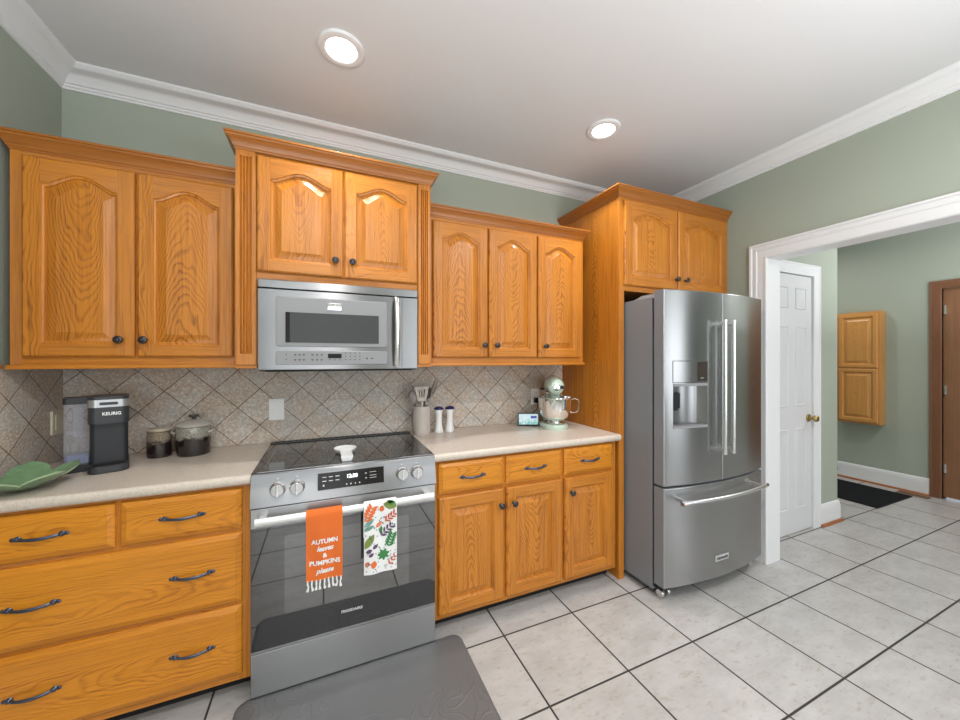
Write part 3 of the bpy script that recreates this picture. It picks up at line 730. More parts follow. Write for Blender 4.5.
for a, c in ((1.249, 1.252), (1.370, 1.373)): B.loops([[(x, fy(x)-.001, z1_) for x in hx]+[(x, fy(x)+.004, z1_) for x in hx[::-1]] for z1_ in (a, c)])
for x in (1.7985, 2.0465): B.box(x-.0013, x+.0013, fy(x)-.001, fy(x)+.004, 1.249, 1.373)
B.build('panel_seam', ds)
xs_ = [1.968+.075*k/5 for k in range(6)]
B = mb(plain('display_window', (.045, .035, .028), .12)); B.loops([[(x, fy(x)-.0022, z1_) for x in xs_]+[(x, fy(x), z1_) for x in xs_[::-1]] for z1_ in (1.256, 1.366)])
B.mat(LEG).box(1.99, 2.02, fy(2.0)-.0034, fy(2.0)-.0015, 1.272, 1.275); B.build('display', dd)
rd = cdoor(FS+.003, FX1, .665, 1.776).build('door', rf)
fd = cdoor(FX0, FX1, .092, .652, n=30).build('freezer_drawer', rf)
for dr, x in ((ld, 2.124), (rd, 2.200)):
    B = mb(HANDLE); yb = fy(x)-.048
    B.tube([(x, yb, .838), (x, yb, 1.603)], .0115, 14)
    for z in (.855, 1.588): B.box(x-.010, x+.010, yb, fy(x)+.002, z-.010, z+.010, .003)
    B.mat(CHROME).lathe([(.0122, 0), (.0122, .012)], (x, yb, 1.598), n=14); B.lathe([(.0122, 0), (.0122, .012)], (x, yb, .831), n=14); B.build('handle', dr)
B = mb(HANDLE); hp = [(1.796+.768*k/20, fy(1.796+.768*k/20)-.058, .588) for k in range(21)]; B.tube(hp, .0115, 14)
for k in (1, 19): x, y, z = hp[k]; B.box(x-.010, x+.010, y, fy(x)+.002, z-.010, z+.010, .003)
B.mat(CHROME); B.tube([hp[0], hp[1]], .0135, 14); B.tube([hp[19], hp[20]], .0135, 14)
B.mat(plain('red_medallion', (.35, .05, .04), .3)).lathe([(.008, 0), (.008, -.0015)], (hp[0][0]+.004, hp[0][1]-.0125, .588), n=12, axis='y')
B.build('handle', fd)
B = mb(CHROME); B.loops([[(2.105, fy(2.105)-.004, z), (2.225, fy(2.225)-.004, z), (2.225, fy(2.225)+.002, z), (2.105, fy(2.105)+.002, z)] for z in (.188, .224)])
BADGE = plain('badge_face', (.62, .62, .63), .35, .5); B.mat(BADGE).box(2.109, 2.221, fy(2.19)-.0052, fy(2.19)-.003, .191, .221)
B.text('KitchenAid', .022, lambda x, y: (2.165+x, fy(2.19)-.0060, .206+y), BLACK, offset=.0008, width=.095); B.build('badge', fd)
for x in (1.785, 1.835, 2.59):
    B = mb(HANDLE).lathe([(.010, -.012), (.022, -.011), (.024, -.004), (.024, .004), (.022, .011), (.010, .012)], (x, 1.50, .0245), n=20, axis='x'); B.mat(BLACK).box(x-.008, x+.008, 1.50, 1.54, .02, .06); B.build('caster', rf)
B = mb(BLACK).box(1.80, 2.59, 1.53, 1.55, .012, .05); B.build('toe_grille', rf)

# ------------------------------------------------------------------ hall ironing cabinet
ic = thing('ironing_board_cabinet', 'shallow honey oak cabinet with two panels hung on the hall wall', 'cabinet', (5.55, 2.02, .66))
B = mb(hoakV, HX).box(-2.20, -1.842, 5.487, 5.599, .665, 1.905, .002); B.build('carcass', ic)
dr_ = raised('door', ic, -2.185, -1.862, 1.285, 1.885, 5.470, st=.035, xf=HX, mv=hoakV, ms=hoakV, mh=hoakR)
dr_ = raised('door', ic, -2.185, -1.862, .685, 1.275, 5.470, st=.035, xf=HX, mv=hoakV, ms=hoakV, mh=hoakR)

# ------------------------------------------------------------------ recessed ceiling lights
LENS = plain('lit_lens', (1, 1, 1), .5, emit=((1, .98, .95), 9.))
def downlight(x, y, label):
    t = thing('recessed_light', label, 'ceiling light', (x, y, ZC-.012), 'recessed ceiling lights')
    mb(TRIM).lathe([(.062, .010), (.066, .002), (.080, -.002), (.093, .002), (.096, .0119), (.062, .0119)], (x, y, ZC-.012), n=40).build('trim_ring', t)
    mb(LENS).lathe([(.001, .004), (.040, .004), (.060, .006), (.062, .0115), (.001, .0115)], (x, y, ZC-.012), n=32).build('lens', t)
downlight(.065, 1.68, 'lit recessed ceiling light above the range, the left one')
downlight(1.51, 1.66, 'lit recessed ceiling light nearer the refrigerator, the right one')

# ------------------------------------------------------------------ plates
def plate(x, z, name, label, w=.076, h=.120):
    t = thing(name, label, 'wall plate', (x, YB-.010, z))
    mb(WPLAST).prism(rrect(x-w/2, x+w/2, z-h/2, z+h/2, .005), YB-.016, YB-.0101, bev=.002).build('cover', t)
    return t
t = plate(-.252, 1.100, 'light_switch', 'white rectangular switch plate on the tile left above the cooktop')
mb(WPLAST).box(-.269, -.235, YB-.0185, YB-.015, 1.065, 1.131, .002).build('rocker', t)
t = plate(1.445, 1.102, 'wall_outlet', 'white outlet plate on the tile behind the stand mixer')
B = mb(WPLAST)
for z in (1.126, 1.078): B.prism(rrect(1.428, 1.462, z-.017, z+.017, .01), YB-.0185, YB-.015)
B.mat(MATTE)
for x in (1.438, 1.450): B.box(x, x+.002, YB-.0192, YB-.018, 1.124, 1.133)
B.build('sockets', t)
B = mb(BLACK).box(1.425, 1.462, YB-.052, YB-.019, 1.060, 1.096, .004)
pts = [(1.444, YB-.05, 1.07), (1.430, YB-.07, 1.02), (1.385, YB-.065, .985), (1.345, YB-.055, .975), (1.33, YB-.055, .955), (1.325, YB-.07, .932), (1.32, YB-.10, .9185)]
from mathutils import geometry
sp_ = []
for k in range(len(pts)-1):
    for q in range(6): sp_.append(Vector(pts[k]).lerp(Vector(pts[k+1]), q/6))
for _ in range(6): sp_ = [sp_[0]]+[(sp_[i-1]+sp_[i]*2+sp_[i+1])/4 for i in range(1, len(sp_)-1)]+[sp_[-1]]
B.tube(sp_, .0028, 8); tag(B.build('power_plug'), 'black plug and thin cord in the outlet behind the stand mixer', 'plug')
t = thing('wall_outlet', 'cream wall plate on the left corner tile beside the coffee maker tank', 'wall plate', (XL+.01, 2.26, 1.095))
mb(CREAMP).prism(rrect(2.225, 2.298, 1.040, 1.150, .005), XL+.0175, XL+.0101, plane='yz', bev=.002).build('cover', t)
mb(CREAMP).prism(rrect(2.243, 2.280, 1.060, 1.130, .008), XL+.020, XL+.017, plane='yz').build('sockets', t)

# ------------------------------------------------------------------ counter objects, left
def water_mat(name, col, rough, tr, ior=1.2): return plain(name, col, rough, trans=tr, ior=ior)
cm = thing('coffee_maker', 'black and silver pod coffee maker with a clear side water tank', 'coffee maker', (-.841, 1.985, .914))
KB = plain('coffee_maker_charcoal', (.035, .037, .042), .33, noise_s=500, noise_a=.15)
KD = plain('coffee_maker_dark', (.022, .023, .027), .4); KS = plain('coffee_maker_silver', (.46, .46, .47), .3, .8)
def rr3(x0, x1, y0, y1, r): return rrect(x0, x1, y0, y1, r)
B = mb(KB).prism(rr3(-.906, -.776, 1.925, 2.14, .035), .914, .944, 'xy', bev=.004); bs = B.build('base', cm)
mb(MATTE).prism(rr3(-.892, -.790, 1.935, 1.995, .028), .9445, .946, 'xy').build('drip_tray', bs)
mb(KD).prism(rr3(-.902, -.780, 2.00, 2.14, .02), 1.13, .942, 'xy').build('tower', cm)
B = mb(KB).prism(rr3(-.906, -.776, 1.955, 2.14, .028), 1.183, 1.115, 'xy', bev=.0)
hd = B.build('brew_head', cm)
B = mb(KS).prism(rr3(-.907, -.775, 1.953, 2.14, .028), 1.214, 1.183, 'xy'); B.mat(KB).prism(rr3(-.905, -.777, 1.956, 2.14, .028), 1.226, 1.214, 'xy', bev=.0)
B.mat(KB).prism(rrect(-.870, -.812, 1.192, 1.204, .005), 1.9515, 1.9545); B.build('lid', cm)
KW = plain('keurig_logo', (.8, .8, .8), .3); B = mb(KW).text('KEURIG', .018, lambda x, y: (-.832+x, 1.9545, 1.155+y), KW, offset=.0006, width=.058); B.build('logo', hd)
TANK = plain('clear_tank_plastic', (.80, .80, .86), .08, trans=.85, ior=1.15, spec=.5)
B = mb(TANK).prism(rr3(-0.980, -0.895, 2.035, 2.14, .014), 1.196, .945, 'xy'); tk = B.build('water_tank', cm)
mb(plain('tank_water', (.42, .52, .82), .1, trans=.5, ior=1.2)).prism(rr3(-0.974, -0.901, 2.042, 2.134, .012), .985, .948, 'xy').build('water', tk)
mb(TANK).box(-0.952, -0.922, 2.030, 2.034, 1.06, 1.185, .001).build('tank_rib', tk)
mb(BLACK).prism(rr3(-0.982, -0.893, 2.033, 2.142, .014), 1.222, 1.196, 'xy', bev=.0).build('tank_lid', tk)
mb(BLACK).prism(rr3(-0.984, -0.885, 2.03, 2.142, .014), .946, .914, 'xy', bev=.0).build('tank_base', cm)

cm.location.x += .003; cm.location.y += .025; cm.rotation_euler = (0, 0, math.radians(21)); cm.scale = (.95, .9, 1)

def glaze(name, lo, hi, zc, spk):
    m, nt, b_ = newmat(name); tc = nt.nodes.new('ShaderNodeTexCoord'); sp = nt.nodes.new('ShaderNodeSeparateXYZ'); nt.links.new(tc.outputs['Object'], sp.inputs[0])
    n1 = nz(nt, tc.outputs['Object'], 30., 3); n2 = nz(nt, tc.outputs['Object'], 260., 2, .7)
    f = sm(nt, M(nt, 'ADD', sp.outputs[2], M(nt, 'MULTIPLY', M(nt, 'SUBTRACT', n1, .5), .05)), zc-.008, zc+.012)
    up = mix(nt, sm(nt, n2, .45, .62), hi, spk); nt.links.new(mix(nt, f, lo, up), b_.inputs['Base Color'])
    b_.inputs['Roughness'].default_value = .12; b_.inputs['Coat Weight'].default_value = .6; return m
G1 = glaze('drip_glaze_small', (.018, .012, .012), (.30, .24, .17), .075, (.14, .11, .08)); G2 = glaze('drip_glaze_large', (.016, .012, .012), (.36, .34, .29), .085, (.10, .10, .09))
cn = thing('canister', 'small dark-bottomed glazed pottery jar beside the lidded crock', 'canister', (-.734, 2.20, .914))
B = mb(G1).lathe([(.044, 0), (.0465, .004), (.0475, .03), (.0475, .108), (.0445, .112), (.046, .116), (.0455, .120), (.040, .122)], (-.734, 2.20, .914), n=36); B.build('jar', cn)
B = mb(plain('jar_glaze_light', (.42, .36, .27), .12, coat=.5)).lathe([(.040, .122), (.048, .124), (.050, .131), (.048, .136), (.044, .1365), (.030, .137), (.001, .137)], (-.734, 2.20, .914), n=36); B.build('lid', cn)
B = mb(plain('jar_emblem', (.05, .035, .025), .2)).tube([(-.734+.022*math.cos(a), 2.20-.0475-.001+abs(math.cos(a))*.004, .970+.022*math.sin(a)) for a in [pi*k/12 for k in range(13)]], .0022, 6); B.build('emblem', cn)
ck = thing('canister', 'larger lidded pottery crock with side handles and dark glaze drips', 'canister', (-.597, 2.19, .914))
cx, cy = -.597, 2.19
B = mb(G2).lathe([(.062, 0), (.066, .004), (.068, .03), (.071, .09), (.072, .128), (.068, .135), (.066, .140)], (cx, cy, .914), n=44); B.build('jar', ck)
B = mb(plain('crock_lid_glaze', (.40, .39, .35), .1, coat=.6, noise_s=200, noise_a=.3)).lathe([(.066, .140), (.073, .141), (.075, .147), (.072, .153), (.060, .160), (.040, .168), (.018, .172), (.001, .173)], (cx, cy, .914), n=44); ldd = B.build('lid', ck)
B = mb(plain('lid_knob_glaze', (.05, .045, .045), .08, coat=.8)); B.lathe([(.010, .172), (.010, .180), (.020, .184), (.023, .190), (.020, .196), (.001, .198)], (cx, cy, .914), n=24); B.build('lid_knob', ldd)
for s in (-1, 1):
    B = mb(plain('crock_handle_glaze', (.38, .36, .31), .12, coat=.5)).tube([(cx+s*(.066+.020*math.sin(a)), cy-.024*math.cos(a), 1.022+.010*math.sin(a)) for a in [pi*k/10 for k in range(11)]], .0065, 8); B.build('handle', ck)

# green leaf bowl
GRN = plain('green_leaf_glaze', (.16, .28, .15), .16, coat=.7, noise_s=25, noise_a=.35); GRNE = plain('green_leaf_edge', (.30, .42, .24), .2, coat=.5)
lb = thing('leaf_bowl', 'green ceramic leaf-shaped bowl at the left end of the counter', 'bowl', (-.985, 1.915, .914))
B = mb(GRN); NA, NR = 100, 14; cx, cy = -.995, 1.835
def leaf(r, a, top):
    lob = abs(math.cos(2.5*(a-.75)))**.8; R = .090+.045*lob
    s = r; rr = R*s; z = .004+.058*s**1.7*(.55+.55*lob)
    vein = .0035*math.exp(-((((a-.75+pi/5) % (2*pi/5))-pi/5)/.05)**2)*s
    return (cx+1.0*rr*math.cos(a), cy+1.12*rr*math.sin(a), .914+z+(0 if top else -.0055)+(vein if top else 0))
for top in (True, False):
    rings = [[B.v(*leaf(k/NR, 2*pi*j/NA, top)) for j in range(NA)] for k in range(1, NR+1)]
    c_ = B.v(cx, cy, .914+(.006 if top else .0005))
    for j in range(NA): B.face([c_, rings[0][j], rings[0][(j+1) % NA]])
    for k in range(NR-1):
        for j in range(NA): B.face([rings[k][j], rings[k][(j+1) % NA], rings[k+1][(j+1) % NA], rings[k+1][j]])
    if top: TR = rings[-1]
    else:
        for j in range(NA): B.face([TR[j], TR[(j+1) % NA], rings[-1][(j+1) % NA], rings[-1][j]], GRNE)
B.build('bowl', lb, angle=50)

# ------------------------------------------------------------------ cooktop spoon rest
PORC = plain('white_porcelain', (.80, .80, .80), .18, coat=.4)
B = mb(PORC); cx, cy = .090, 1.895
def srest(u, v, dz):
    return None
outline = []
L = []
for (dz, sc) in ((0, .72), (.006, .85), (.022, 1.0), (.025, .97), (.014, .84), (.010, .3)):
    ring = []
    for k in range(40):
        a = 2*pi*k/40; x = .053*math.cos(a); y = .050*math.sin(a)
        if math.sin(a) < -.55 and abs(math.cos(a)) < .84: x = math.copysign(min(abs(x), .026), x)*1.0; y = -.050-.120*min(1, (-(math.sin(a))-.55)/.25)
        ring.append((cx+x*sc, cy+(y*sc if y > -.06 else y+(1-sc)*.02), .9215+dz))
    L.append(ring)
B.loops(L); tag(B.build('spoon_rest', angle=50), 'white ceramic spoon rest on the black glass cooktop', 'spoon rest')

# ------------------------------------------------------------------ counter objects, right
CRK = plain('cream_crock_glaze', (.50, .45, .41), .22, coat=.4, noise_s=30, noise_a=.08)
ux, uy = .553, 2.205
B = mb(CRK).lathe([(.050, 0), (.053, .004), (.054, .03), (.054, .172), (.053, .176), (.049, .176), (.048, .17), (.047, .012), (.001, .010)], (ux, uy, .914), n=40)
tag(B.build('utensil_crock'), 'tall cream crock holding cooking utensils right of the range', 'crock')
SS = plain('utensil_grey', (.30, .275, .255), .4, .1); SB = plain('utensil_beige', (.48, .44, .40), .45); SD = plain('utensil_dark', (.12, .11, .11), .4, .3)
def rot_to(d, up=Vector((0, -1, 0))):
    z = Vector(d).normalized(); x = up.cross(z).normalized(); y = z.cross(x); m_ = Matrix((x, y, z)).transposed(); return m_
def utensil(name, label, cat, foot, tip, kind, m):
    f, t_ = Vector(foot), Vector(tip); R_ = rot_to(t_-f); Ln = (t_-f).length
    B = mb(m)
    def add(fn):
        t = mb(m); fn(t); 
        for mm in t.mats: B.mi(mm)
        mp = {w: B.bm.verts.new(f+R_ @ w.co) for w in t.bm.verts}
        for fc in t.bm.faces:
            g = B.face([mp[w] for w in fc.verts]); 
        t.bm.free()
    o = thing(name, label, cat, tuple(f), 'cooking utensils in the cream crock')
    hl = Ln-.085
    B.tube([f, f+(t_-f)*(hl/Ln)], [.0055, .0042], 8, flat=(1.3, .8)); B.build('handle', o)
    B = mb(m)
    if kind == 'slotted':
        def fn(t):
            w0, w1 = .026, .047
            xs = [-1, -.5, -.3, -.1, .1, .3, .5, 1]; zs = [hl-.005, hl+.018, hl+.066, hl+.085]
            for yy in (-.0012, .0012):
                pass
            for i in range(7):
                for j in range(3):
                    if j == 1 and i in (1, 3, 5): continue
                    def q(i_, j_): return xs[i_]*(w0+(w1-w0)*(zs[j_]-hl)/.085)
                    vs = [(q(i, j), zs[j]), (q(i+1, j), zs[j]), (q(i+1, j+1), zs[j+1]), (q(i, j+1), zs[j+1])]
                    t.loops([[(a, yy, z) for a, z in vs] for yy in (-.0014, .0014)])
        add(fn)
    elif kind == 'spoon':
        def fn(t):
            rings = []
            for k in range(1, 6):
                s = k/5; rings.append([(.034*s*math.cos(a), .014*(1-s*s), hl+.040+.042*s*math.sin(a)) for a in [2*pi*j/24 for j in range(24)]])
            t.loops(rings+[[(x*1.03, y+.002, z) for x, y, z in r] for r in rings[::-1]])
        add(fn)
    elif kind == 'ladle':
        def fn(t):
            t.lathe([(.004, .030), (.026, .024), (.036, .008), (.038, 0), (.036, 0), (.034, .008), (.024, .021), (.002, .026)], (0, 0, hl+.04), n=24, axis='y')
        add(fn)
    elif kind == 'tongs':
        def fn(t):
            for s in (-1, 1):
                t.tube([(s*.003, 0, hl-.02), (s*.010, 0, hl+.03), (s*.007, 0, hl+.085)], [.005, .006, .004], 8, flat=(1., 1.8))
        add(fn)
    elif kind == 'fork':
        def fn(t):
            t.box(-.026, .026, -.0015, .0015, hl-.004, hl+.030, .001)
            for k in range(4): t.box(-.026+k*.0150, -.0185+k*.0150, -.0015, .0015, hl+.028, hl+.082, .001)
        add(fn)
    B.build('head', o)
utensil('slotted_spatula', 'beige slotted spatula standing upright in the cream crock', 'utensil', (ux, uy-.030, .93), (ux-.012, uy-.045, 1.215), 'slotted', SB)
utensil('serving_fork', 'dark tined utensil leaning left in the cream crock', 'utensil', (ux+.024, uy+.012, .93), (ux-.094, uy+.014, 1.232), 'fork', SS)
utensil('slotted_spoon', 'grey spoon just left of the spatula in the crock', 'utensil', (ux+.015, uy-.012, .93), (ux-.060, uy-.016, 1.190), 'spoon', SS)
utensil('tongs', 'grey tongs leaning right in the cream crock', 'utensil', (ux-.015, uy+.002, .93), (ux+.095, uy-.002, 1.245), 'tongs', SS)
utensil('serving_spoon', 'dark spoon behind the tongs in the crock', 'utensil', (ux-.014, uy+.022, .93), (ux+.050, uy+.034, 1.21), 'spoon', SD)

BLUE = plain('cobalt_blue_cap', (.008, .006, .10), .2, coat=.4)
for x, lab in ((.668, 'white blue-capped shaker next to the utensil crock'), (.742, 'white blue-capped shaker farther from the utensil crock')):
    t = thing('salt_shaker' if x < .7 else 'pepper_shaker', lab, 'shaker', (x, 2.22, .914), 'blue-topped shakers')
    mb(PORC).lathe([(.028, 0), (.030, .003), (.029, .012), (.022, .050), (.0195, .085), (.021, .115), (.026, .140), (.027, .144), (.001, .146)], (x, 2.22, .914), n=28).build('shaker_body', t)
    mb(BLUE).lathe([(.027, .1441), (.032, .148), (.030, .155), (.020, .162), (.001, .166)], (x, 2.22, .914), n=28).build('cap', t)

# smart display
sd = thing('smart_display', 'small black smart display with a lit blue-green screen beside the mixer', 'display', (1.31, 2.17, .914))
mb(BLACK).prism(rrect(-.084, .084, .004, .094, .006), -.006, .006, bev=.0015).build('frame', sd, origin=(0, 0, 0))
def scr_mat():
    m, nt, b_ = newmat('lit_screen'); tc = nt.nodes.new('ShaderNodeTexCoord'); sp = nt.nodes.new('ShaderNodeSeparateXYZ'); nt.links.new(tc.outputs['Object'], sp.inputs[0])
    f = sm(nt, M(nt, 'ADD', sp.outputs[2], M(nt, 'MULTIPLY', nz(nt, tc.outputs['Object'], 30., 2), .05)), .04, .085)
    c = mix(nt, f, (.16, .55, .50), (.62, .85, .90)); c = mix(nt, sm(nt, nz(nt, tc.outputs['Object'], 55., 2), .5, .6), c, (.75, .9, .92))
    nt.links.new(c, b_.inputs['Emission Color']); b_.inputs['Emission Strength'].default_value = .75; b_.inputs['Base Color'].default_value = (.02, .02, .02, 1); b_.inputs['Roughness'].default_value = .1
    return m
B = mb(scr_mat()).box(-.076, .076, -.0075, -.0055, .012, .087); sc_ = B.build('screen', sd, origin=(0, 0, 0))
EB = plain('screen_blue_block', (.01, .01, .05), .2, emit=((.06, .08, .42), .8)); B = mb(EB).box(.018, .066, -.0082, -.0072, .055, .074); B.build('clock_block', sc_, origin=(0, 0, 0))
B = mb(BLACK); B.loops([[(x, y, z) for y, z in ((.006, .002), (.060, .0), (.050, .012), (.006, .075))] for x in (-.06, .06)]); B.build('stand', sd, origin=(0, 0, 0))
for c_ in list(sd.children)+list(sc_.children): c_.location = (0, 0, 0)
sd.scale = (.88, 1, .96); sd.location = (1.300, 2.165, .9155); sd.rotation_euler = (math.radians(-6), 0, math.radians(-22))

# stand mixer (local: front = -y)
mx = thing('stand_mixer', 'pale mint stand mixer with a steel bowl in the counter corner', 'mixer', (0, 0, 0))
MINT = plain('mint_enamel', (.50, .62, .53), .16, coat=.7)
B = mb(MINT)
def egg(w, y0, y1, z0, z1, n=28):
    out = []
    for k in range(n):
        a = 2*pi*k/n; out.append((w*math.cos(a), (y0+y1)/2+(y1-y0)/2*math.sin(a)))
    return out
o1 = egg(.095, -.17, .15, 0, 0); B.loops([[(x*.97, y, 0) for x, y in o1], [(x, y, .008) for x, y in o1], [(x*.98, y, .022) for x, y in o1], [(x*.86, y*.9, .034) for x, y in o1]])
B.build('base', mx, origin=(0, 0, 0))
B = mb(MINT); B.loops([[(w*math.cos(a), yc+d*math.sin(a), z) for a in [2*pi*k/24 for k in range(24)]] for w, yc, d, z in ((.066, .085, .058, .020), (.052, .085, .050, .06), (.044, .09, .045, .13), (.046, .088, .048, .19), (.055, .08, .06, .225))]); B.build('column', mx, origin=(0, 0, 0))
B = mb(MINT)
hp_ = [(-.150, .010, .285), (-.148, .035, .285), (-.135, .050, .285), (-.09, .060, .287), (0, .066, .290), (.07, .064, .288), (.12, .052, .284), (.145, .034, .28), (.152, .008, .278)]
B.loops([[(r*.95*math.cos(a), y, z+r*1.02*math.sin(a)) for a in [2*pi*k/28 for k in range(28)]] for y, r, z in hp_]); hd = B.build('head', mx, origin=(0, 0, 0))
B = mb(CHROME).lathe([(.020, 0), (.022, -.006), (.018, -.010), (.001, -.011)], (0, -.146, .282), n=20, axis='y'); B.build('hub_cap', hd, origin=(0, 0, 0))
B = mb(BLACK).lathe([(.006, 0), (.006, -.012), (.012, -.014), (.012, -.024), (.001, -.026)], (.034, -.140, .284), n=14, axis='y'); B.build('attachment_knob', hd, origin=(0, 0, 0))
B = mb(BLACK).lathe([(.006, 0), (.009, -.020), (.001, -.024)], (-.060, -.02, .262), n=12, axis='x'); B.build('speed_lever', hd, origin=(0, 0, 0))
B = mb(CHROME); B.loops([[(r*math.cos(a), -.04+1.4*r*math.sin(a), z) for a in [2*pi*k/28 for k in range(28)]] for r, z in ((.060, .232), (.063, .236), (.063, .242), (.060, .246))]); B.build('trim_band', hd, origin=(0, 0, 0))
B = mb(MINT).lathe([(.030, .205), (.034, .215), (.040, .235)], (0, -.075, 0), n=24); B.build('planetary_neck', hd, origin=(0, 0, 0))
BOWL = plain('polished_steel_bowl', (.80, .79, .77), .08, 1.)
B = mb(BOWL).lathe([(.050, .036), (.052, .042), (.044, .050), (.052, .056), (.078, .075), (.095, .105), (.103, .145), (.106, .205), (.109, .208), (.109, .212), (.103, .211), (.100, .145), (.090, .105), (.072, .078), (.040, .062), (.001, .060)], (0, -.070, 0), n=48, cap0=True, cap1=True)
bo = B.build('mixing_bowl', mx, origin=(0, 0, 0))
B = mb(BOWL).tube([(.102, -.07, .196), (.125, -.07, .202), (.147, -.07, .195), (.152, -.07, .17), (.150, -.07, .13), (.138, -.07, .112), (.118, -.07, .108), (.094, -.07, .112)], .0055, 10, flat=(1.5, .7)); B.build('bowl_handle', bo, origin=(0, 0, 0))
def fixl(o):
    for c_ in o.children: c_.location = (0, 0, 0); fixl(c_)
fixl(mx)
mx.location = (1.460, 2.095, .914); mx.rotation_euler = (0, 0, math.radians(-27)); mx.scale = (1.06, .95, 1.0)

# ------------------------------------------------------------------ towels on the oven handle
HY = RY-.053
def cloth(x0, x1, zb, seed, m, th=.0022):
    B = mb(m); NX = 16
    def wav(x, z): 
        s = (x-x0)/(x1-x0); dn = max(0, .74-z)
        return .0035*math.sin(s*pi*3+seed)*min(1, dn/.12)+.003*math.sin(s*pi*1.4+seed*2+z*9)*min(1, dn/.1)
    def front(x, z): return HY-.0165-.002+wav(x, z)
    path = [('b', .60), ('b', .66), ('b', .72)]
    prof = [(HY+.017, .60), (HY+.017, .66), (HY+.016, .72)]
    for k in range(7): a = pi*k/6; prof.append((HY+.016*math.cos(a), .747+.0165*math.sin(a)))
    zs = [.74-(.74-zb)*k/16 for k in range(17)]
    for z in zs: prof.append((None, z))
    grid = []
    for y, z in prof:
        grid.append([(x0+(x1-x0)*i/NX, (y if y is not None else front(x0+(x1-x0)*i/NX, z)), z) for i in range(NX+1)])
    V = [[B.v(*p) for p in r] for r in grid]
    for j in range(len(V)-1):
        for i in range(NX): B.face([V[j][i], V[j][i+1], V[j+1][i+1], V[j+1][i]])
    bmesh.ops.recalc_face_normals(B.bm, faces=B.bm.faces[:])
    g = bmesh.ops.solidify(B.bm, geom=B.bm.faces[:], thickness=-th*.6)
    return B, lambda x, z: front(x, z)-.0024
ORG = plain('orange_cotton', (.72, .16, .035), .85, noise_s=700, noise_a=.12, bmp=.0005, spec=.2)
WCOT = plain('white_cotton', (.80, .80, .80), .85, noise_s=700, noise_a=.04, bmp=.0005, spec=.2)
t1 = thing('dish_towel', 'orange fringed dish towel with white lettering, left on the oven handle', 'towel', (-.002, HY, .46))
B, F1 = cloth(-.072, .066, .478, 1., ORG)
for w, s, z, sh, wd in (('AUTUMN', .026, .636, 0, .100), ('leaves', .030, .607, .35, .064), ('&', .026, .578, 0, .017), ('PUMPKINS', .026, .549, 0, .116), ('please', .030, .516, .35, .068)):
    B.text(w, s, lambda x, y, z=z: (-.002+x, F1(-.002+x, z+y)-.0010, z+y), WCOT, shear=sh, offset=.0009, width=wd)
B.build('cloth', t1, fixn=False, angle=60)
B = mb(WCOT)
for k in range(9):
    x = -.065+k*.0155; y = F1(x, .478)+.001
    B.tube([(x, y, .482), (x+random.uniform(-.002, .002), y, .470), (x+random.uniform(-.003, .003), y-.001, .458), (x+random.uniform(-.004, .004), y, .440+random.uniform(0, .006))], [.002, .0035, .0028, .0055], 7)
B.build('fringe', t1)
t2 = thing('dish_towel', 'white dish towel printed with autumn leaves, right on the oven handle', 'towel', (.222, HY, .455))
B, F2 = cloth(.152, .291, .455, 2.6, WCOT)
PC = {k: plain('print_'+k, c, .8) for k, c in dict(orange=(.75, .16, .04), rust=(.55, .10, .04), green=(.05, .22, .07), olive=(.20, .26, .06), teal=(.16, .30, .26), plum=(.13, .06, .14), navy=(.03, .07, .16)).items()}
def pt(cx, cz, u, v, ang): c_, s_ = math.cos(ang), math.sin(ang); x = cx+u*c_-v*s_; z = cz+u*s_+v*c_; x = min(max(x, .1535), .2895); z = max(z, .458); return (x, F2(x, z)-.0006, z)
def leaf1(cx, cz, L, w, ang, col, vein=None):
    if L > .012: L *= 1.15; w *= 1.25
    n = 10; P_ = [(L*(k/n-.5), w*math.sin(pi*k/n)**.8) for k in range(n+1)]+[(L*(k/n-.5), -w*math.sin(pi*k/n)**.8) for k in range(n-1, 0, -1)]
    B.face([B.v(*pt(cx, cz, u, v, ang)) for u, v in P_], PC[col])
    if vein:
        B.face([B.v(*[q+(-.0004 if i == 1 else 0) for i, q in enumerate(pt(cx, cz, u, v, ang))]) for u, v in ((-L*.4, -.0006), (L*.4, -.0003), (L*.4, .0003), (-L*.4, .0006))], vein)
def frond(cx, cz, L, w, ang, col, n=4):
    w *= 1.1
    B.face([B.v(*pt(cx, cz, u, v, ang)) for u, v in ((-L/2, -.0006), (L/2, -.0003), (L/2, .0003), (-L/2, .0006))], PC[col])
    for k in range(n):
        for s in (-1, 1):
            u = -L*.3+L*.75*k/(n-1) if n > 1 else 0; px_ = cx+u*math.cos(ang)-s*w*.5*math.sin(ang); pz_ = cz+u*math.sin(ang)+s*w*.5*math.cos(ang)
            leaf1(px_, pz_, w*1.25, w*.20, ang+s*.8, col)
R = math.radians
frond(.172, .715, .072, .020, R(62), 'orange', 5); leaf1(.262, .742, .055, .014, R(-18), 'olive', PC['green']); leaf1(.268, .752, .04, .008, R(-30), 'green')
leaf1(.226, .728, .018, .009, R(80), 'orange'); leaf1(.226, .737, .016, .005, R(0), 'rust'); frond(.262, .690, .055, .015, R(35), 'rust', 4); leaf1(.214, .664, .030, .007, R(35), 'orange', WCOT)
leaf1(.172, .677, .045, .008, R(35), 'teal', WCOT); leaf1(.170, .655, .045, .007, R(20), 'teal'); frond(.245, .632, .065, .016, R(40), 'plum', 4); leaf1(.222, .640, .028, .006, R(80), 'green')
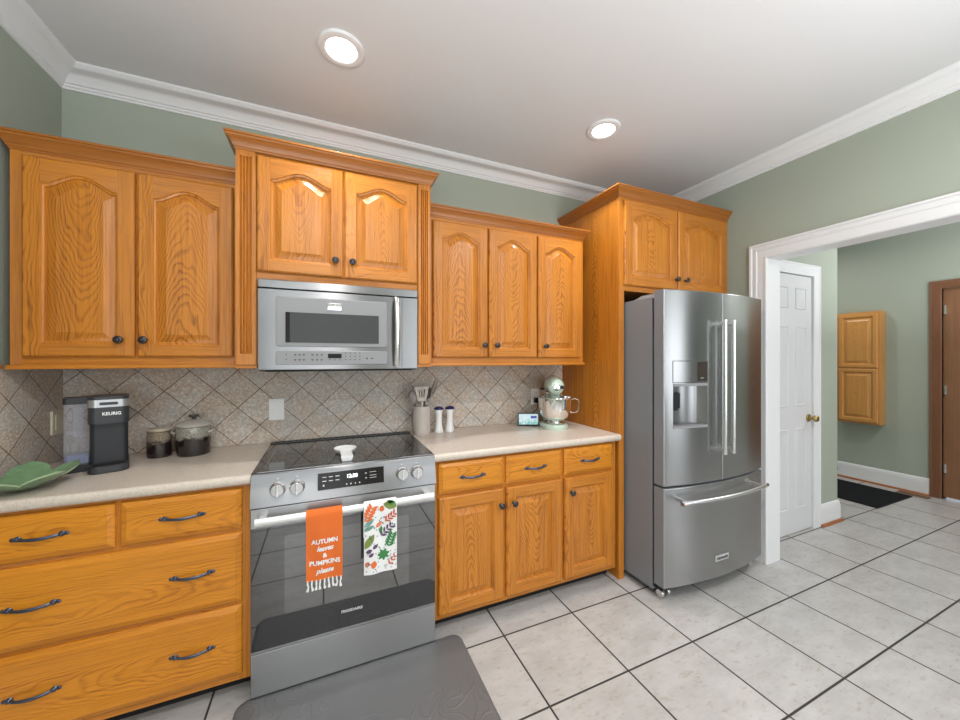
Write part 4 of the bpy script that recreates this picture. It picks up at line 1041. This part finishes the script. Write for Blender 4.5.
leaf1(.173, .598, .062, .012, R(55), 'olive', PC['green']); frond(.264, .590, .065, .018, R(70), 'green', 5); leaf1(.172, .557, .024, .007, R(20), 'plum'); leaf1(.198, .572, .022, .007, R(35), 'plum'); leaf1(.181, .540, .022, .006, R(35), 'plum')
n = 30; B.face([B.v(*pt(.233, .530, (.022+.0055*math.cos(7*a))*math.cos(a), (.021+.0055*math.cos(7*a))*math.sin(a), .3)) for a in [2*pi*k/n for k in range(n)]], PC['green'])
leaf1(.192, .496, .030, .010, R(80), 'orange'); leaf1(.165, .502, .022, .007, R(60), 'rust', WCOT); frond(.270, .500, .045, .012, R(50), 'rust', 3)
for k in range(110):
    x, z = random.uniform(.156, .287), random.uniform(.465, .755); leaf1(x, z, .0075, .0020, random.uniform(0, pi), random.choice(('navy', 'teal', 'green')))
B.build('cloth', t2, fixn=False, angle=60)

# ------------------------------------------------------------------ mats, register, door stop
B = mb(VINYL); L = []
for i, z in ((0, 0), (0, .006), (.006, .013), (.022, .016), (.045, .017)): L.append([(x, y, z) for x, y in rrect(-.325+i, .617-i, 1.165+i, 1.700-i, .045-i*.4 if i < .045 else .028, 8)])
L2 = L[:4]; B.loops(L2); tag(B.build('kitchen_mat', origin=(.145, 1.45, 0)), 'grey embossed cushioned mat on the floor in front of the range', 'mat')
B = mb(CARPET).box(4.685, 5.40, 1.590, 2.55, 0, .010, .003)
for k in range(34): x = 4.70+.0205*k; B.box(x, x+.012, 1.60, 2.54, .009, .0125)
tag(B.build('door_mat'), 'dark charcoal ribbed mat on the hall floor below the oak cabinet', 'mat')
B = mb(plain('register_brown', (.22, .12, .06), .4, .4)).box(5.44, 5.54, 1.50, 1.72, 0, .006, .002); B.mat(MATTE)
for k in range(10): B.box(5.455, 5.525, 1.515+k*.02, 1.523+k*.02, .0055, .0064)
tag(B.build('floor_register'), 'brown metal floor vent beside the hall baseboard', 'floor vent')
B = mb(PEWTER).lathe([(.010, 0), (.010, -.004), (.0045, -.006), (.0045, -.055), (.009, -.057), (.009, -.068), (.001, -.070)], (5.584, 2.24, .085), n=14, axis='x'); tag(B.build('door_stop'), 'small dark door stop on the white hall baseboard', 'door stop')
